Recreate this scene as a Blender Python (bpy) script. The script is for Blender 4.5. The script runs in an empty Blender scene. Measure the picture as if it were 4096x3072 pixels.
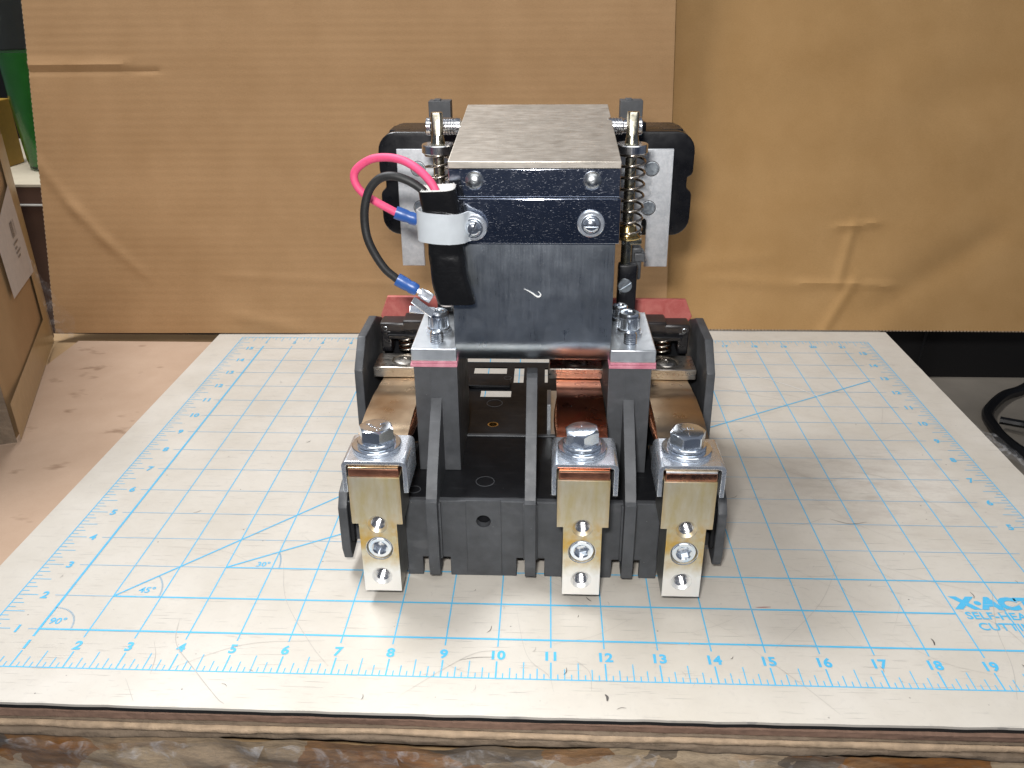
import bpy, bmesh, math, random
import numpy as np
from mathutils import Vector, Matrix
from mathutils.noise import noise as pnoise

S = 0.0254            # everything below is written in inches and stored in metres
R = math.radians
SC = bpy.context.scene
COL = SC.collection
rnd = random.Random(7)

# ------------------------------------------------------------------ camera, light, exposure
cam_d = bpy.data.cameras.new("camera")
cam = bpy.data.objects.new("camera", cam_d); COL.objects.link(cam)
cam.location = (10.8567*S, -11.2898*S, 11.2822*S)
cam.rotation_euler = (R(64.4993), R(0.47167), R(2.35212))
cam_d.lens = 29.3618; cam_d.sensor_width = 36; cam_d.clip_start = 0.01; cam_d.clip_end = 50
SC.camera = cam

world = bpy.data.worlds.new("World"); SC.world = world; world.use_nodes = True
bgn = world.node_tree.nodes["Background"]
bgn.inputs[0].default_value = (0.64, 0.75, 1.0, 1); bgn.inputs[1].default_value = 0.15

def area(name, loc, target, sx, sy, power, col):
    d = bpy.data.lights.new(name, 'AREA'); d.shape = 'RECTANGLE'
    d.size = sx*S; d.size_y = sy*S; d.energy = power; d.color = col
    o = bpy.data.objects.new(name, d); COL.objects.link(o)
    o.location = Vector(loc)*S
    o.rotation_euler = (Vector(target)-Vector(loc)).to_track_quat('-Z', 'Y').to_euler()
    return o
# the camera's own flash, the shop's ceiling tube and an added broad overhead fill
area("flash", (9.9, -11.3, 13.0), (10.6, 6, 2.0), 1.6, 0.9, 2.5, (1, 0.98, 0.96))
area("ceiling_tube", (-13, 20, 50), (9, 4, 0), 22, 9, 21, (0.97, 0.98, 1.0))
area("overhead_fill", (14, -24, 60), (10, 8, 0), 80, 30, 7.6, (1, 0.99, 0.96))  # unseen fill panel, added and widened to brighten the zinc tops

SC.view_settings.view_transform = 'Standard'
SC.view_settings.look = 'None'
SC.view_settings.exposure = 0.0
SC.view_settings.gamma = 1
SC.cycles.max_bounces = 8
SC.cycles.sample_clamp_indirect = 4

# ------------------------------------------------------------------ materials
class NT:
    def __init__(s, name):
        s.m = bpy.data.materials.new(name); s.m.use_nodes = True
        s.t = s.m.node_tree; s.b = s.t.nodes["Principled BSDF"]
        tc = s.t.nodes.new('ShaderNodeTexCoord')
        mp = s.t.nodes.new('ShaderNodeMapping'); mp.inputs['Scale'].default_value = (1/S,)*3
        s.t.links.new(tc.outputs['Object'], mp.inputs[0]); s.co = mp.outputs[0]
    def node(s, ty, ins=None, **kw):
        n = s.t.nodes.new(ty)
        for k, v in kw.items(): setattr(n, k, v)
        for k, v in (ins or {}).items():
            if isinstance(v, bpy.types.NodeSocket): s.t.links.new(v, n.inputs[k])
            else: n.inputs[k].default_value = v
        return n
    def map(s, scale=(1, 1, 1), rot=(0, 0, 0), loc=(0, 0, 0)):
        return s.node('ShaderNodeMapping', {0: s.co, 'Scale': scale, 'Rotation': rot, 'Location': loc}).outputs[0]
    def noise(s, scale, detail=3, rough=.5, co=None, dist=0):
        return s.node('ShaderNodeTexNoise', {'Vector': co or s.co, 'Scale': scale, 'Detail': detail, 'Roughness': rough, 'Distortion': dist}).outputs[0]
    def ramp(s, f, stops):
        n = s.node('ShaderNodeValToRGB', {0: f}); e = n.color_ramp.elements
        while len(e) > 1: e.remove(e[0])
        e[0].position = stops[0][0]; e[0].color = c4(stops[0][1])
        for p, c in stops[1:]:
            x = e.new(p); x.color = c4(c)
        return n.outputs[0]
    def rng(s, f, a, b, c=0., d=1.):
        return s.node('ShaderNodeMapRange', {0: f, 1: a, 2: b, 3: c, 4: d}).outputs[0]
    def mix(s, f, a, b, mode='MIX'):
        n = s.node('ShaderNodeMix', data_type='RGBA', blend_type=mode)
        for i, v in ((0, f), (6, a), (7, b)):
            if isinstance(v, bpy.types.NodeSocket): s.t.links.new(v, n.inputs[i])
            else: n.inputs[i].default_value = v if i == 0 else c4(v)
        return n.outputs[2]
    def math(s, op, a, b=0., c=0.):
        return s.node('ShaderNodeMath', {0: a, 1: b, 2: c}, operation=op).outputs[0]
    def bump(s, h, dist=.01, strength=1.):
        n = s.node('ShaderNodeBump', {'Height': h, 'Distance': dist*S, 'Strength': strength})
        s.t.links.new(n.outputs[0], s.b.inputs['Normal']); return n.outputs[0]
    def set(s, **kw):
        for k, v in kw.items():
            k = {'col': 'Base Color', 'rough': 'Roughness', 'metal': 'Metallic', 'spec': 'Specular IOR Level', 'trans': 'Transmission Weight',
                 'coat': 'Coat Weight', 'coatr': 'Coat Roughness', 'sss': 'Subsurface Weight', 'alpha': 'Alpha', 'aniso': 'Anisotropic'}.get(k, k)
            if isinstance(v, bpy.types.NodeSocket): s.t.links.new(v, s.b.inputs[k])
            elif k == 'Base Color': s.b.inputs[k].default_value = c4(v)
            else: s.b.inputs[k].default_value = v
        return s.m
def c4(c):
    if isinstance(c, (int, float)): return (c, c, c, 1)
    return tuple(c) if len(c) == 4 else (*c, 1)

def specks(t, scale, thr, seed=0.):
    v = t.node('ShaderNodeTexVoronoi', {'Vector': t.map(loc=(seed, seed*2, 0)), 'Scale': scale})
    return t.rng(v.outputs['Distance'], thr, thr*.6)
def streaks(t, sc, rot, lo=.62, hi=.66, scale=1.):
    n = t.noise(scale, 2, .5, t.map(scale=sc, rot=rot))
    return t.rng(n, lo, hi)

def metal(name, col, rough, col2=None, nscale=3., sp=None, brush=None, bump=0, rvar=.12, scr=None, dirt=None, met=1., bstr=.5, bcon=.25):
    t = NT(name)
    n = t.noise(nscale, 5, .6)
    c = t.mix(t.rng(n, .35, .65), col, col2 or tuple(x*.82 for x in col))
    r = t.math('ADD', t.math('MULTIPLY', t.noise(nscale*2.7, 4), rvar*2), rough-rvar)
    if scr:
        a = streaks(t, (3, 3, 60), (0, R(63), R(20)), .69, .73, 3.2)
        b = streaks(t, (4, 60, 60), (R(10), R(7), R(31)), .69, .73, 2.9)
        g = t.math('MULTIPLY', t.math('MAXIMUM', a, b), scr)
        r = t.math('ADD', r, t.math('MULTIPLY', g, .35)); c = t.mix(t.math('MULTIPLY', g, .6), c, (.85, .86, .9))
    if sp:
        k = specks(t, sp[0], sp[1]); k2 = t.math('MULTIPLY', k, t.rng(t.noise(9., 4), .46, .62))
        r = t.math('ADD', r, t.math('MULTIPLY', k2, .5)); c = t.mix(k2, c, (.95, .95, .97))
    if brush:
        br = t.noise(1., 3, .6, t.map(scale=brush))
        r = t.math('ADD', r, t.math('MULTIPLY', t.math('SUBTRACT', br, .5), bcon))
        t.bump(br, .004, bstr)
    if bump: t.bump(t.noise(bump, 3), .004, .08)
    if dirt: c = t.mix(t.rng(t.noise(dirt[0], 5, .65), .52, .68), c, dirt[1])
    t.set(col=c, rough=r, metal=met)
    return t.m

def plastic(name, col, rough, bumps=30., dust=.25, spec=.5, streak=True):
    t = NT(name)
    n = t.noise(2.2, 6, .65)
    c = t.mix(t.rng(n, .3, .72), tuple(x*.75 for x in col), tuple(x*1.3 for x in col))
    d = t.math('MULTIPLY', specks(t, 6., .045, 3.), t.rng(t.noise(1.7, 2), .45, .6))
    c = t.mix(t.math('MULTIPLY', d, dust*2), c, (.5, .48, .45))
    if streak:
        w = streaks(t, (1, 14, 2), (0, R(8), R(4)), .63, .75, 1.4)
        c = t.mix(t.math('MULTIPLY', w, dust*.35), c, (.3, .3, .31))
    r = t.math('ADD', t.math('MULTIPLY', t.noise(4., 4), .3), rough-.15)
    t.bump(t.noise(bumps, 3, .6), .004, .35)
    t.set(col=c, rough=r, spec=spec)
    return t.m

M = {}
M['phenolic'] = plastic('grey_phenolic', (.056, .059, .064), .54)
M['phenolic_dark'] = plastic('black_phenolic', (.009, .0095, .011), .45, dust=.15, spec=.2)
M['black_cover'] = plastic('black_moulding', (.006, .006, .0075), .30, dust=.08, streak=False)
M['carrier'] = plastic('brown_black_moulding', (.020, .017, .017), .36, dust=.12)
M['chrome'] = metal('scratched_bright_plate', (.62, .66, .74), .13, (.5, .55, .66), 1.1, sp=(30, .13), scr=.75, rvar=.05)
M['frame'] = metal('dark_frame_steel', (.60, .65, .70), .30, (.42, .46, .50), 1.1, sp=(26, .10), brush=(36, 36, 1.2), rvar=.05, bstr=.03, bcon=.10)
M['top'] = metal('satin_nickel_top', (.64, .59, .52), .5, (.53, .49, .43), 1.6, brush=(2.5, 14, 14), sp=(16, .08), rvar=.06)
M['zinc'] = metal('zinc_plate', (.84, .88, .93), .27, (.72, .77, .84), 3., rvar=.09, bump=22., met=.88)
M['zinc_bright'] = metal('bright_zinc', (.90, .94, .98), .15, (.78, .84, .92), 4., rvar=.06, met=.96)
M['tab'] = metal('tab_steel', (.80, .83, .86), .34, (.70, .74, .77), 3., met=.85, bstr=.2, rvar=.1, brush=(9, 9, .8))
M['plate_rough'] = metal('galvanised_plate', (.72, .73, .75), .45, (.58, .60, .62), 9., sp=(30, .16), scr=.8, rvar=.12, bump=34., met=.88)
M['rod'] = metal('yellow_zinc_rod', (.60, .57, .48), .26, (.36, .34, .25), 6., rvar=.1, bump=14.)
M['spring'] = metal('spring_wire', (.52, .47, .41), .24, (.38, .33, .28), 6.)
M['brass'] = metal('brass', (.75, .55, .24), .22)
M['aluminium'] = metal('turned_aluminium', (.92, .92, .93), .2, brush=(60, 1, 1), rvar=.05)
M['copper'] = metal('copper', (.62, .30, .19), .28, (.40, .17, .10), 4., rvar=.12, bump=9.)
M['copper_dark'] = metal('copper_braid', (.72, .33, .18), .28, (.40, .15, .08), 14.)
M['copper_edge'] = metal('copper_foil_edges', (.44, .20, .13), .42, (.27, .12, .08), 3., brush=(2, 2, 50), rvar=.12, bump=12.)
M['strap'] = metal('brassy_strap', (.72, .56, .38), .30, (.55, .40, .26), .9, rvar=.1, sp=(6, .05))
M['strap_shaded'] = metal('shaded_copper_strap', (.46, .17, .09), .30, (.30, .09, .05), 1.2, rvar=.1, sp=(6, .05))  # middle strap: shade under the coil frame painted in as darker copper
M['contact'] = metal('contact_bar_steel', (.66, .62, .56), .30, (.5, .46, .41), 3., brush=(1, 8, 26))
M['screw_dull'] = metal('dull_screw', (.60, .65, .68), .34, (.45, .5, .54), 9.)
M['rivet'] = metal('dull_rivet', (.62, .64, .66), .3, (.48, .5, .5), 5.)

def lug_mat():
    t = NT('stained_tin_plate')
    sep = t.node('ShaderNodeSeparateXYZ', {0: t.co})
    z = sep.outputs[2]; x = sep.outputs[0]
    wob = t.math('ADD', z, t.math('MULTIPLY', t.math('SUBTRACT', t.noise(2.2, 4), .5), .9))
    base = t.mix(t.rng(t.noise(1.7, 5, .65, t.map(scale=(1.6, 1.6, .5))), .38, .62), (.70, .65, .53), (.62, .53, .31))
    base = t.mix(t.rng(wob, 1.25, .75), base, (.95, .94, .91))
    gold = t.math('MULTIPLY', t.rng(t.math('ABSOLUTE', t.math('SUBTRACT', wob, 1.5)), .55, .1), t.rng(t.noise(3., 3), .40, .58))
    base = t.mix(gold, base, (.66, .43, .12))
    edge = t.rng(t.math('ABSOLUTE', x), .40, .50)
    base = t.mix(t.math('MULTIPLY', t.math('MULTIPLY', edge, t.rng(z, 1.5, 2.2)), .6), base, (.58, .40, .16))
    br = t.noise(1., 3, .6, t.map(scale=(34, 34, 1.5)))
    t.bump(br, .003, .4)
    t.set(col=base, rough=t.math('ADD', t.math('MULTIPLY', t.noise(3., 4), .2), .34), metal=.78)
    return t.m
M['lug'] = lug_mat()
M['lug_side'] = metal('lug_side_reflection', (.30, .29, .26), .38, (.22, .21, .19), 2.)  # dark base mirrored in the lug sides, put into their colour

def fibre(name, a, b, rough=.55):
    t = NT(name)
    n = t.noise(2., 6, .7, dist=1.2)
    c = t.mix(t.rng(n, .35, .65), a, b)
    c = t.mix(t.math('MULTIPLY', specks(t, 9., .06), .5), c, (.8, .55, .5))
    t.bump(t.noise(25., 4), .004, .4)
    t.set(col=c, rough=rough); return t.m
M['red_fibre'] = fibre('red_fibre_board', (.42, .085, .075), (.54, .17, .145))
M['pink_fibre'] = fibre('pink_fibre_washer', (.42, .14, .19), (.58, .26, .31), .45)
def simple(name, col, rough, spec=.5, var=.12, nscale=5., bump=None, **kw):
    t = NT(name)
    c = t.mix(t.noise(nscale, 4), tuple(x*(1-var) for x in col), tuple(min(1, x*(1+var)) for x in col))
    if bump: t.bump(t.noise(bump[0], 4), bump[1], .6)
    t.set(col=c, rough=rough, spec=spec, **kw); return t.m
M['sleeve'] = simple('black_shrink_sleeve', (.006, .006, .0065), .22, bump=(5., .02))
M['sleeve_lining'] = simple('white_glass_braid', (.7, .7, .68), .8, bump=(40., .02))
M['nylon'] = simple('milky_nylon', (.56, .60, .63), .30, trans=.25)
M['pink_wire'] = simple('pink_insulation', (.70, .075, .18), .6, nscale=2.5, bump=(20., .006))
M['black_wire'] = simple('black_insulation', (.012, .012, .012), .55, bump=(20., .005))
M['blue'] = simple('blue_nylon_terminal', (.025, .085, .29), .36, bump=(6., .01))
M['ceramic'] = simple('grey_resistor_body', (.62, .58, .56), .5)
M['cable'] = simple('black_cable', (.010, .010, .011), .38)
M['blackgap'] = simple('black_rubber_back', (.012, .012, .012), .6)
M['yellow'] = simple('yellow_carton', (.38, .22, .03), .5)
M['cream'] = simple('cream_bench_top', (.55, .48, .36), .5, nscale=1.5)
M['shopdark'] = simple('dark_shop_wall', (.010, .009, .009), .8)
M['shopfloor'] = simple('painted_floor', (.07, .10, .16), .6, var=.5, nscale=.06)
M['shopwall'] = simple('shop_wall', (.17, .23, .36), .8, var=.5, nscale=.05)
M['floor'] = simple('concrete_floor', (.27, .235, .19), .8, var=.3, nscale=.5, bump=(4., .02))
M['brownwood'] = simple('brown_bench_front', (.10, .05, .03), .6, nscale=.8)
M['white_edge'] = simple('white_trim', (.7, .68, .62), .5)
M['grey_thing'] = simple('grey_enamel', (.10, .11, .13), .4)

def mat_surface(print_col=None):
    """the cutting mat's vinyl, or the blue ink on it, worn away where cuts and rubs cross it"""
    t = NT('blue_ink' if print_col else 'cream_vinyl')
    sep = t.node('ShaderNodeSeparateXYZ', {0: t.co}); x = sep.outputs[0]; y = sep.outputs[1]
    base = t.mix(t.rng(t.noise(.35, 5, .6), .35, .65), (.465, .43, .372), (.535, .502, .447))
    mott = t.rng(t.noise(1.6, 7, .7), .52, .72)
    rightside = t.rng(x, 9., 20., .25, 1.)
    base = t.mix(t.math('MULTIPLY', t.math('MULTIPLY', mott, rightside), .30), base, (.40, .36, .32))
    # a worn brownish patch to the right of the unit
    d = t.node('ShaderNodeVectorMath', {0: t.map(scale=(1, 1.2, 0)), 1: (19.0, 7.8, 0)}, operation='DISTANCE')
    patch = t.math('MULTIPLY', t.rng(d.outputs['Value'], 3.6, .4), t.rng(t.noise(1.1, 7, .7, t.map(scale=(1, 2.2, 1), rot=(0, 0, R(20)))), .44, .66))
    base = t.mix(t.math('MULTIPLY', patch, .38), base, (.25, .20, .17))
    sc = None
    for i, (r1, s1, lo) in enumerate(((23, 22, .70), (-38, 26, .705), (71, 24, .70), (5, 30, .71), (-12, 18, .72), (50, 34, .70))):
        f = streaks(t, (.55, s1, 1), (0, 0, R(r1)), lo, lo+.035, 1.35+.1*i)
        sc = f if sc is None else t.math('MAXIMUM', sc, f)
    base = t.mix(t.math('MULTIPLY', sc, .6), base, (.26, .25, .235))
    sc2 = streaks(t, (.8, 40, 1), (0, 0, R(-63)), .70, .73, 1.9)
    nick = t.math('MULTIPLY', specks(t, 2.6, .055, 5.), t.rng(t.noise(.8, 3), .48, .6))
    base = t.mix(t.math('MULTIPLY', nick, .8), base, (.10, .09, .085))
    base = t.mix(t.math('MULTIPLY', t.rng(t.noise(7., 6, .75), .55, .72), .34), base, (.36, .34, .32))
    if print_col:
        wear = t.math('MAXIMUM', t.rng(sc, .3, .8), t.math('MULTIPLY', t.rng(t.noise(11., 4, .7), .62, .70), .8))
        wear = t.math('MAXIMUM', wear, sc2)
        base = t.mix(wear, print_col, base)
    t.bump(t.math('ADD', t.math('MULTIPLY', sc, -.5), t.math('MULTIPLY', t.noise(30., 3), .15)), .01, .5)
    t.set(col=base, rough=t.math('ADD', t.math('MULTIPLY', t.noise(2.5, 5, .7), .25), .28), spec=.5)
    return t.m
M['vinyl'] = mat_surface()
M['ink'] = mat_surface((.075, .40, .64))
M['ink_thin'] = mat_surface((.17, .38, .56))
M['mark'] = simple('dark_scuff', (.09, .08, .075), .6)
M['mark_faint'] = simple('faint_cut', (.38, .36, .33), .6)
M['mark_red'] = simple('reddish_scuff', (.28, .09, .08), .6)

def cardboard(name, a, b, flute=None, amount=1.):
    t = NT(name)
    c = t.mix(t.rng(t.noise(.5, 5, .6), .3, .7), a, b)
    fib = t.noise(1., 4, .7, t.map(scale=(14, 14, 40)))
    c = t.mix(t.math('MULTIPLY', t.rng(fib, .45, .75), .22), c, tuple(x*.62 for x in a))
    fine = t.noise(38., 3, .7)
    c = t.mix(t.math('MULTIPLY', t.rng(fine, .4, .8), .18), c, tuple(min(1, x*1.5) for x in b))
    h = t.math('MULTIPLY', fine, .12)
    if flute:
        w = t.node('ShaderNodeTexWave', {'Vector': t.map(rot=flute[1]), 'Scale': flute[0], 'Distortion': .6, 'Detail': 2., 'Detail Scale': .6}, bands_direction='Z')
        wv = t.math('MULTIPLY', w.outputs['Fac'], t.rng(t.noise(.35, 2, .5, t.map(scale=(.6, .6, 2.5))), .3, .7, .25, 1.))
        h = t.math('ADD', h, t.math('MULTIPLY', wv, flute[2]))
        c = t.mix(t.math('MULTIPLY', wv, .10*amount), c, tuple(x*.7 for x in a))
    t.bump(h, .035, .8)
    t.set(col=c, rough=.78, spec=.25); return t.m
M['card'] = cardboard('corrugated_card', (.355, .208, .096), (.415, .25, .122), (1.15, (0, 0, 0), .09), .6)
M['card2'] = cardboard('smooth_card', (.395, .226, .086), (.455, .27, .112), (.15, (0, R(90), 0), .10), .3)
M['boxcard'] = cardboard('box_card', (.36, .235, .12), (.42, .28, .15))
M['box_tape'] = simple('tan_tape', (.40, .28, .13), .3, bump=(3., .02))
M['label'] = simple('paper_label', (.52, .49, .47), .6)
M['hardboard'] = None
def hardboard():
    t = NT('tan_hardboard')
    c = t.mix(t.rng(t.noise(.4, 6, .65), .3, .7), (.37, .255, .175), (.44, .315, .225))
    fl = t.noise(22., 4, .75); c = t.mix(t.math('MULTIPLY', t.rng(fl, .5, .8), .35), c, (.34, .22, .145))
    v = t.noise(.9, 3, .55, t.map(scale=(.8, 1.5, 1), rot=(0, 0, R(-35)), loc=(3.1, .7, 0)))
    c = t.mix(t.math('MULTIPLY', t.rng(v, .62, .70), .6), c, (.17, .10, .055))
    t.bump(fl, .006, .4); t.set(col=c, rough=.7, spec=.3); return t.m
M['hardboard'] = hardboard()
M['hb_edge'] = simple('hardboard_edge', (.19, .115, .08), .8, var=.35, nscale=6., bump=(14., .03))
M['cb_edge'] = simple('creased_card_edge', (.36, .26, .17), .75, var=.5, nscale=5., bump=(12., .04))
M['cb_edge2'] = simple('grubby_card_edge', (.17, .125, .085), .8, var=.5, nscale=3., bump=(9., .05))
def taped():
    t = NT('taped_crumpled_card')
    n = t.noise(.55, 6, .6, t.map(scale=(.6, 1, 2.4)), .6)
    c = t.ramp(n, [(.3, (.07, .055, .04)), (.40, (.15, .11, .07)), (.47, (.24, .175, .105)), (.53, (.27, .20, .13)), (.57, (.20, .085, .022)), (.66, (.24, .105, .03)), (.72, (.10, .08, .06))])
    wx = t.node('ShaderNodeVectorMath', {0: t.map(scale=(.55, 1, 1.5)), 1: t.node('ShaderNodeTexNoise', {'Vector': t.co, 'Scale': 1.3, 'Detail': 4.}).outputs['Color']}, operation='ADD')
    vo = t.node('ShaderNodeTexVoronoi', {'Vector': wx.outputs[0], 'Scale': .95})
    cs = t.node('ShaderNodeSeparateColor', {0: vo.outputs['Color']}).outputs[0]
    pc = t.ramp(cs, [(0, (.36, .27, .17)), (.30, (.30, .22, .14)), (.34, (.19, .085, .024)), (.58, (.23, .10, .03)), (.62, (.085, .07, .055)), (.8, (.13, .10, .075)), (.84, (.40, .31, .21))])
    pc.node.color_ramp.interpolation = 'LINEAR'
    c = t.mix(.68, c, pc)
    c = t.mix(t.math('MULTIPLY', t.rng(t.noise(6., 6, .75, t.map(scale=(1, 1, 3))), .45, .7), .4), c, (.06, .05, .04))
    k = t.rng(t.noise(.6, 3, .5, t.map(loc=(9, 4, 2))), .42, .5)
    t.bump(t.noise(2.2, 6, .6, t.map(scale=(1, 1, 2.5))), .06, .7)
    t.set(col=c, rough=t.rng(k, 0, 1, .65, .30), spec=.5, coat=t.math('MULTIPLY', k, .5)); return t.m
M['taped'] = taped()
def film(name, col=(.9, .9, .92), dens=.35):
    t = NT(name)
    n = t.noise(2.2, 6, .7, dist=.8)
    t.bump(n, .05, .8)
    tr = t.node('ShaderNodeBsdfTransparent'); mx = t.node('ShaderNodeMixShader', {0: t.rng(n, .52, .80, .03, dens*1.3), 1: tr.outputs[0], 2: t.b.outputs[0]})
    t.t.links.new(mx.outputs[0], t.t.nodes['Material Output'].inputs[0])
    t.set(col=col, rough=.18, spec=.6); return t.m
M['film'] = film('clear_wrinkled_tape')
def glass():
    t = NT('green_glass'); t.set(col=(.9, .97, .9), rough=.03, trans=1., IOR=1.2); return t.m
M['glass'] = glass()
M['green'] = simple('green_liquid', (.03, .15, .025), .15, var=.3, nscale=.8)

# ------------------------------------------------------------------ mesh helpers
def frame(o, axis, up=None):
    q = Vector(axis).normalized().to_track_quat('Z', 'Y' if up is None else up)
    return Matrix.Translation(Vector(o)) @ q.to_matrix().to_4x4()
class MB:
    def __init__(s): s.bm = bmesh.new()
    def _add(s, bm2, mtx=None):
        me = bpy.data.meshes.new('tmp'); 
        if mtx is not None: bm2.transform(mtx)
        bm2.to_mesh(me); bm2.free(); s.bm.from_mesh(me); bpy.data.meshes.remove(me)
        return s
    def box(s, x0, x1, y0, y1, z0, z1, bev=.015, seg=2, mtx=None):
        b = bmesh.new(); bmesh.ops.create_cube(b, size=1)
        for v in b.verts: v.co = Vector(((x0+x1)/2+v.co.x*(x1-x0), (y0+y1)/2+v.co.y*(y1-y0), (z0+z1)/2+v.co.z*(z1-z0)))
        if bev: bmesh.ops.bevel(b, geom=b.edges[:], offset=bev, segments=seg, profile=.5, affect='EDGES', clamp_overlap=True)
        return s._add(b, mtx)
    def prism(s, poly, a0, a1, axis='x', bev=.015, seg=2, mtx=None):
        """poly in the plane across `axis` (x: (y,z)  y: (x,z)  z: (x,y))"""
        b = bmesh.new()
        def P(p, a): return {'x': (a, p[0], p[1]), 'y': (p[0], a, p[1]), 'z': (p[0], p[1], a)}[axis]
        v0 = [b.verts.new(P(p, a0)) for p in poly]; v1 = [b.verts.new(P(p, a1)) for p in poly]; n = len(poly)
        b.faces.new(v0); b.faces.new(v1[::-1])
        for i in range(n): b.faces.new((v0[i], v1[i], v1[(i+1) % n], v0[(i+1) % n]))
        bmesh.ops.recalc_face_normals(b, faces=b.faces[:])
        if bev: bmesh.ops.bevel(b, geom=[e for e in b.edges if e.calc_face_angle(0) > .3], offset=bev, segments=seg, profile=.5, affect='EDGES', clamp_overlap=True)
        return s._add(b, mtx)
    def lathe(s, rings, mtx=None, seg=40, cap0=True, cap1=True):
        """rings: (radius or f(theta), height or f(theta))"""
        b = bmesh.new(); loops = []
        for r, h in rings:
            L = []
            for i in range(seg):
                th = 2*math.pi*i/seg
                rr = r(th) if callable(r) else r; hh = h(th) if callable(h) else h
                L.append(b.verts.new((rr*math.cos(th), rr*math.sin(th), hh)))
            loops.append(L)
        for A, B in zip(loops, loops[1:]):
            for i in range(seg): b.faces.new((A[i], A[(i+1) % seg], B[(i+1) % seg], B[i]))
        if cap0: b.faces.new(loops[0][::-1])
        if cap1: b.faces.new(loops[-1])
        bmesh.ops.recalc_face_normals(b, faces=b.faces[:])
        return s._add(b, mtx)
    def tube(s, pts, r, seg=10, flat=1., cap=True, smooth=0):
        pts = [Vector(p) for p in pts]
        if smooth: pts = catmull(pts, smooth)
        b = bmesh.new(); loops = []; n = len(pts); nrm = None
        for i, p in enumerate(pts):
            t = (pts[min(i+1, n-1)]-pts[max(i-1, 0)]).normalized()
            if nrm is None:
                nrm = t.cross(Vector((0, 1, 0)) if abs(t.y) < .8 else Vector((1, 0, 0))).normalized()
            nrm = (nrm-t*nrm.dot(t)).normalized(); bi = t.cross(nrm)
            rr = r(i/(n-1)) if callable(r) else r
            loops.append([b.verts.new(p+nrm*rr*math.cos(a)+bi*rr*flat*math.sin(a)) for a in [2*math.pi*k/seg for k in range(seg)]])
        for A, B in zip(loops, loops[1:]):
            for k in range(seg): b.faces.new((A[k], A[(k+1) % seg], B[(k+1) % seg], B[k]))
        if cap: b.faces.new(loops[0][::-1]); b.faces.new(loops[-1])
        bmesh.ops.recalc_face_normals(b, faces=b.faces[:])
        return s._add(b)
    def quad(s, pts):
        s.bm.faces.new([s.bm.verts.new(p) for p in pts]); return s
    def strip(s, x0, y0, x1, y1, w, z):
        d = Vector((x1-x0, y1-y0)); L = d.length
        if L == 0: return s
        n = Vector((-d.y, d.x))/L*w/2
        return s.quad([(x0+n.x, y0+n.y, z), (x0-n.x, y0-n.y, z), (x1-n.x, y1-n.y, z), (x1+n.x, y1+n.y, z)])
    def grid(s, f, nu, nv):
        V = [[s.bm.verts.new(f(i/nu, j/nv)) for i in range(nu+1)] for j in range(nv+1)]
        for j in range(nv):
            for i in range(nu): s.bm.faces.new((V[j][i], V[j][i+1], V[j+1][i+1], V[j+1][i]))
        return s
    def mesh(s, name, m, smooth=20, cut=None):
        me = bpy.data.meshes.new(name)
        s.bm.transform(Matrix.Scale(S, 4)); s.bm.to_mesh(me); s.bm.free()
        if cut: me = boolean(me, cut)
        me.materials.clear(); me.materials.append(M[m] if isinstance(m, str) else m)
        if smooth:
            me.polygons.foreach_set('use_smooth', [True]*len(me.polygons)); me.set_sharp_from_angle(angle=R(smooth))
        me.name = name
        return me
    def build(s, name, m, parent=None, smooth=20, cut=None, loc=None, **tags):
        o = bpy.data.objects.new(name, s.mesh(name, m, smooth, cut)); COL.objects.link(o)
        place(o, parent)
        tag(o, **tags); return o
def place(o, parent):
    if parent is not None:
        o.parent = parent; o.matrix_parent_inverse = Matrix.Translation(-wloc(parent))
def wloc(o):
    return Vector(WL.get(o.name, (0, 0, 0)))
WL = {}
def boolean(me, cutters):
    o = bpy.data.objects.new('tmp', me); COL.objects.link(o); cs = []
    c = MB()
    if len(cutters) > 1:
        for k in cutters[1:]:
            tm = bpy.data.meshes.new('c'); k.bm.to_mesh(tm); cutters[0].bm.from_mesh(tm); k.bm.free()
        cutters = cutters[:1]
    for k in cutters:
        mm = bpy.data.meshes.new('c'); k.bm.transform(Matrix.Scale(S, 4)); k.bm.to_mesh(mm); k.bm.free()
        co = bpy.data.objects.new('c', mm); COL.objects.link(co); cs.append(co)
        md = o.modifiers.new('b', 'BOOLEAN'); md.operation = 'DIFFERENCE'; md.object = co; md.solver = 'EXACT'
    dg = bpy.context.evaluated_depsgraph_get(); dg.update()
    res = bpy.data.meshes.new_from_object(o.evaluated_get(dg))
    for x in [o]+cs: bpy.data.objects.remove(x)
    return res
def catmull(P, n):
    out = []; P = [P[0]*2-P[1]]+P+[P[-1]*2-P[-2]]
    for i in range(1, len(P)-2):
        for k in range(n):
            t = k/n; a, b, c, d = P[i-1:i+3]
            out.append(.5*((2*b)+(c-a)*t+(2*a-5*b+4*c-d)*t*t+(3*b-a-3*c+d)*t**3))
    out.append(P[-2]); return out
def tag(o, label=None, cat=None, group=None, kind=None):
    if label: o['label'] = label
    if cat: o['category'] = cat
    if group: o['group'] = group
    if kind: o['kind'] = kind
def thing(name, loc, label, cat, group=None):
    o = bpy.data.objects.new(name, None); COL.objects.link(o); o.location = Vector(loc)*S
    o.empty_display_size = .01; WL[o.name] = o.location.copy(); tag(o, label, cat, group); return o
def inst(o, dx, dy=0, dz=0, parent='same', deep=True, scale=None):
    """a copy of a part (and its sub-parts) shifted in inches"""
    c = o.copy(); COL.objects.link(c)
    c.location = Vector(o.location)+Vector((dx, dy, dz))*S
    if deep:
        for k in list(o.children):
            d = k.copy(); COL.objects.link(d); d.parent = c; d.matrix_parent_inverse = k.matrix_parent_inverse.copy(); d.location = Vector(k.location)
    return c
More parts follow.
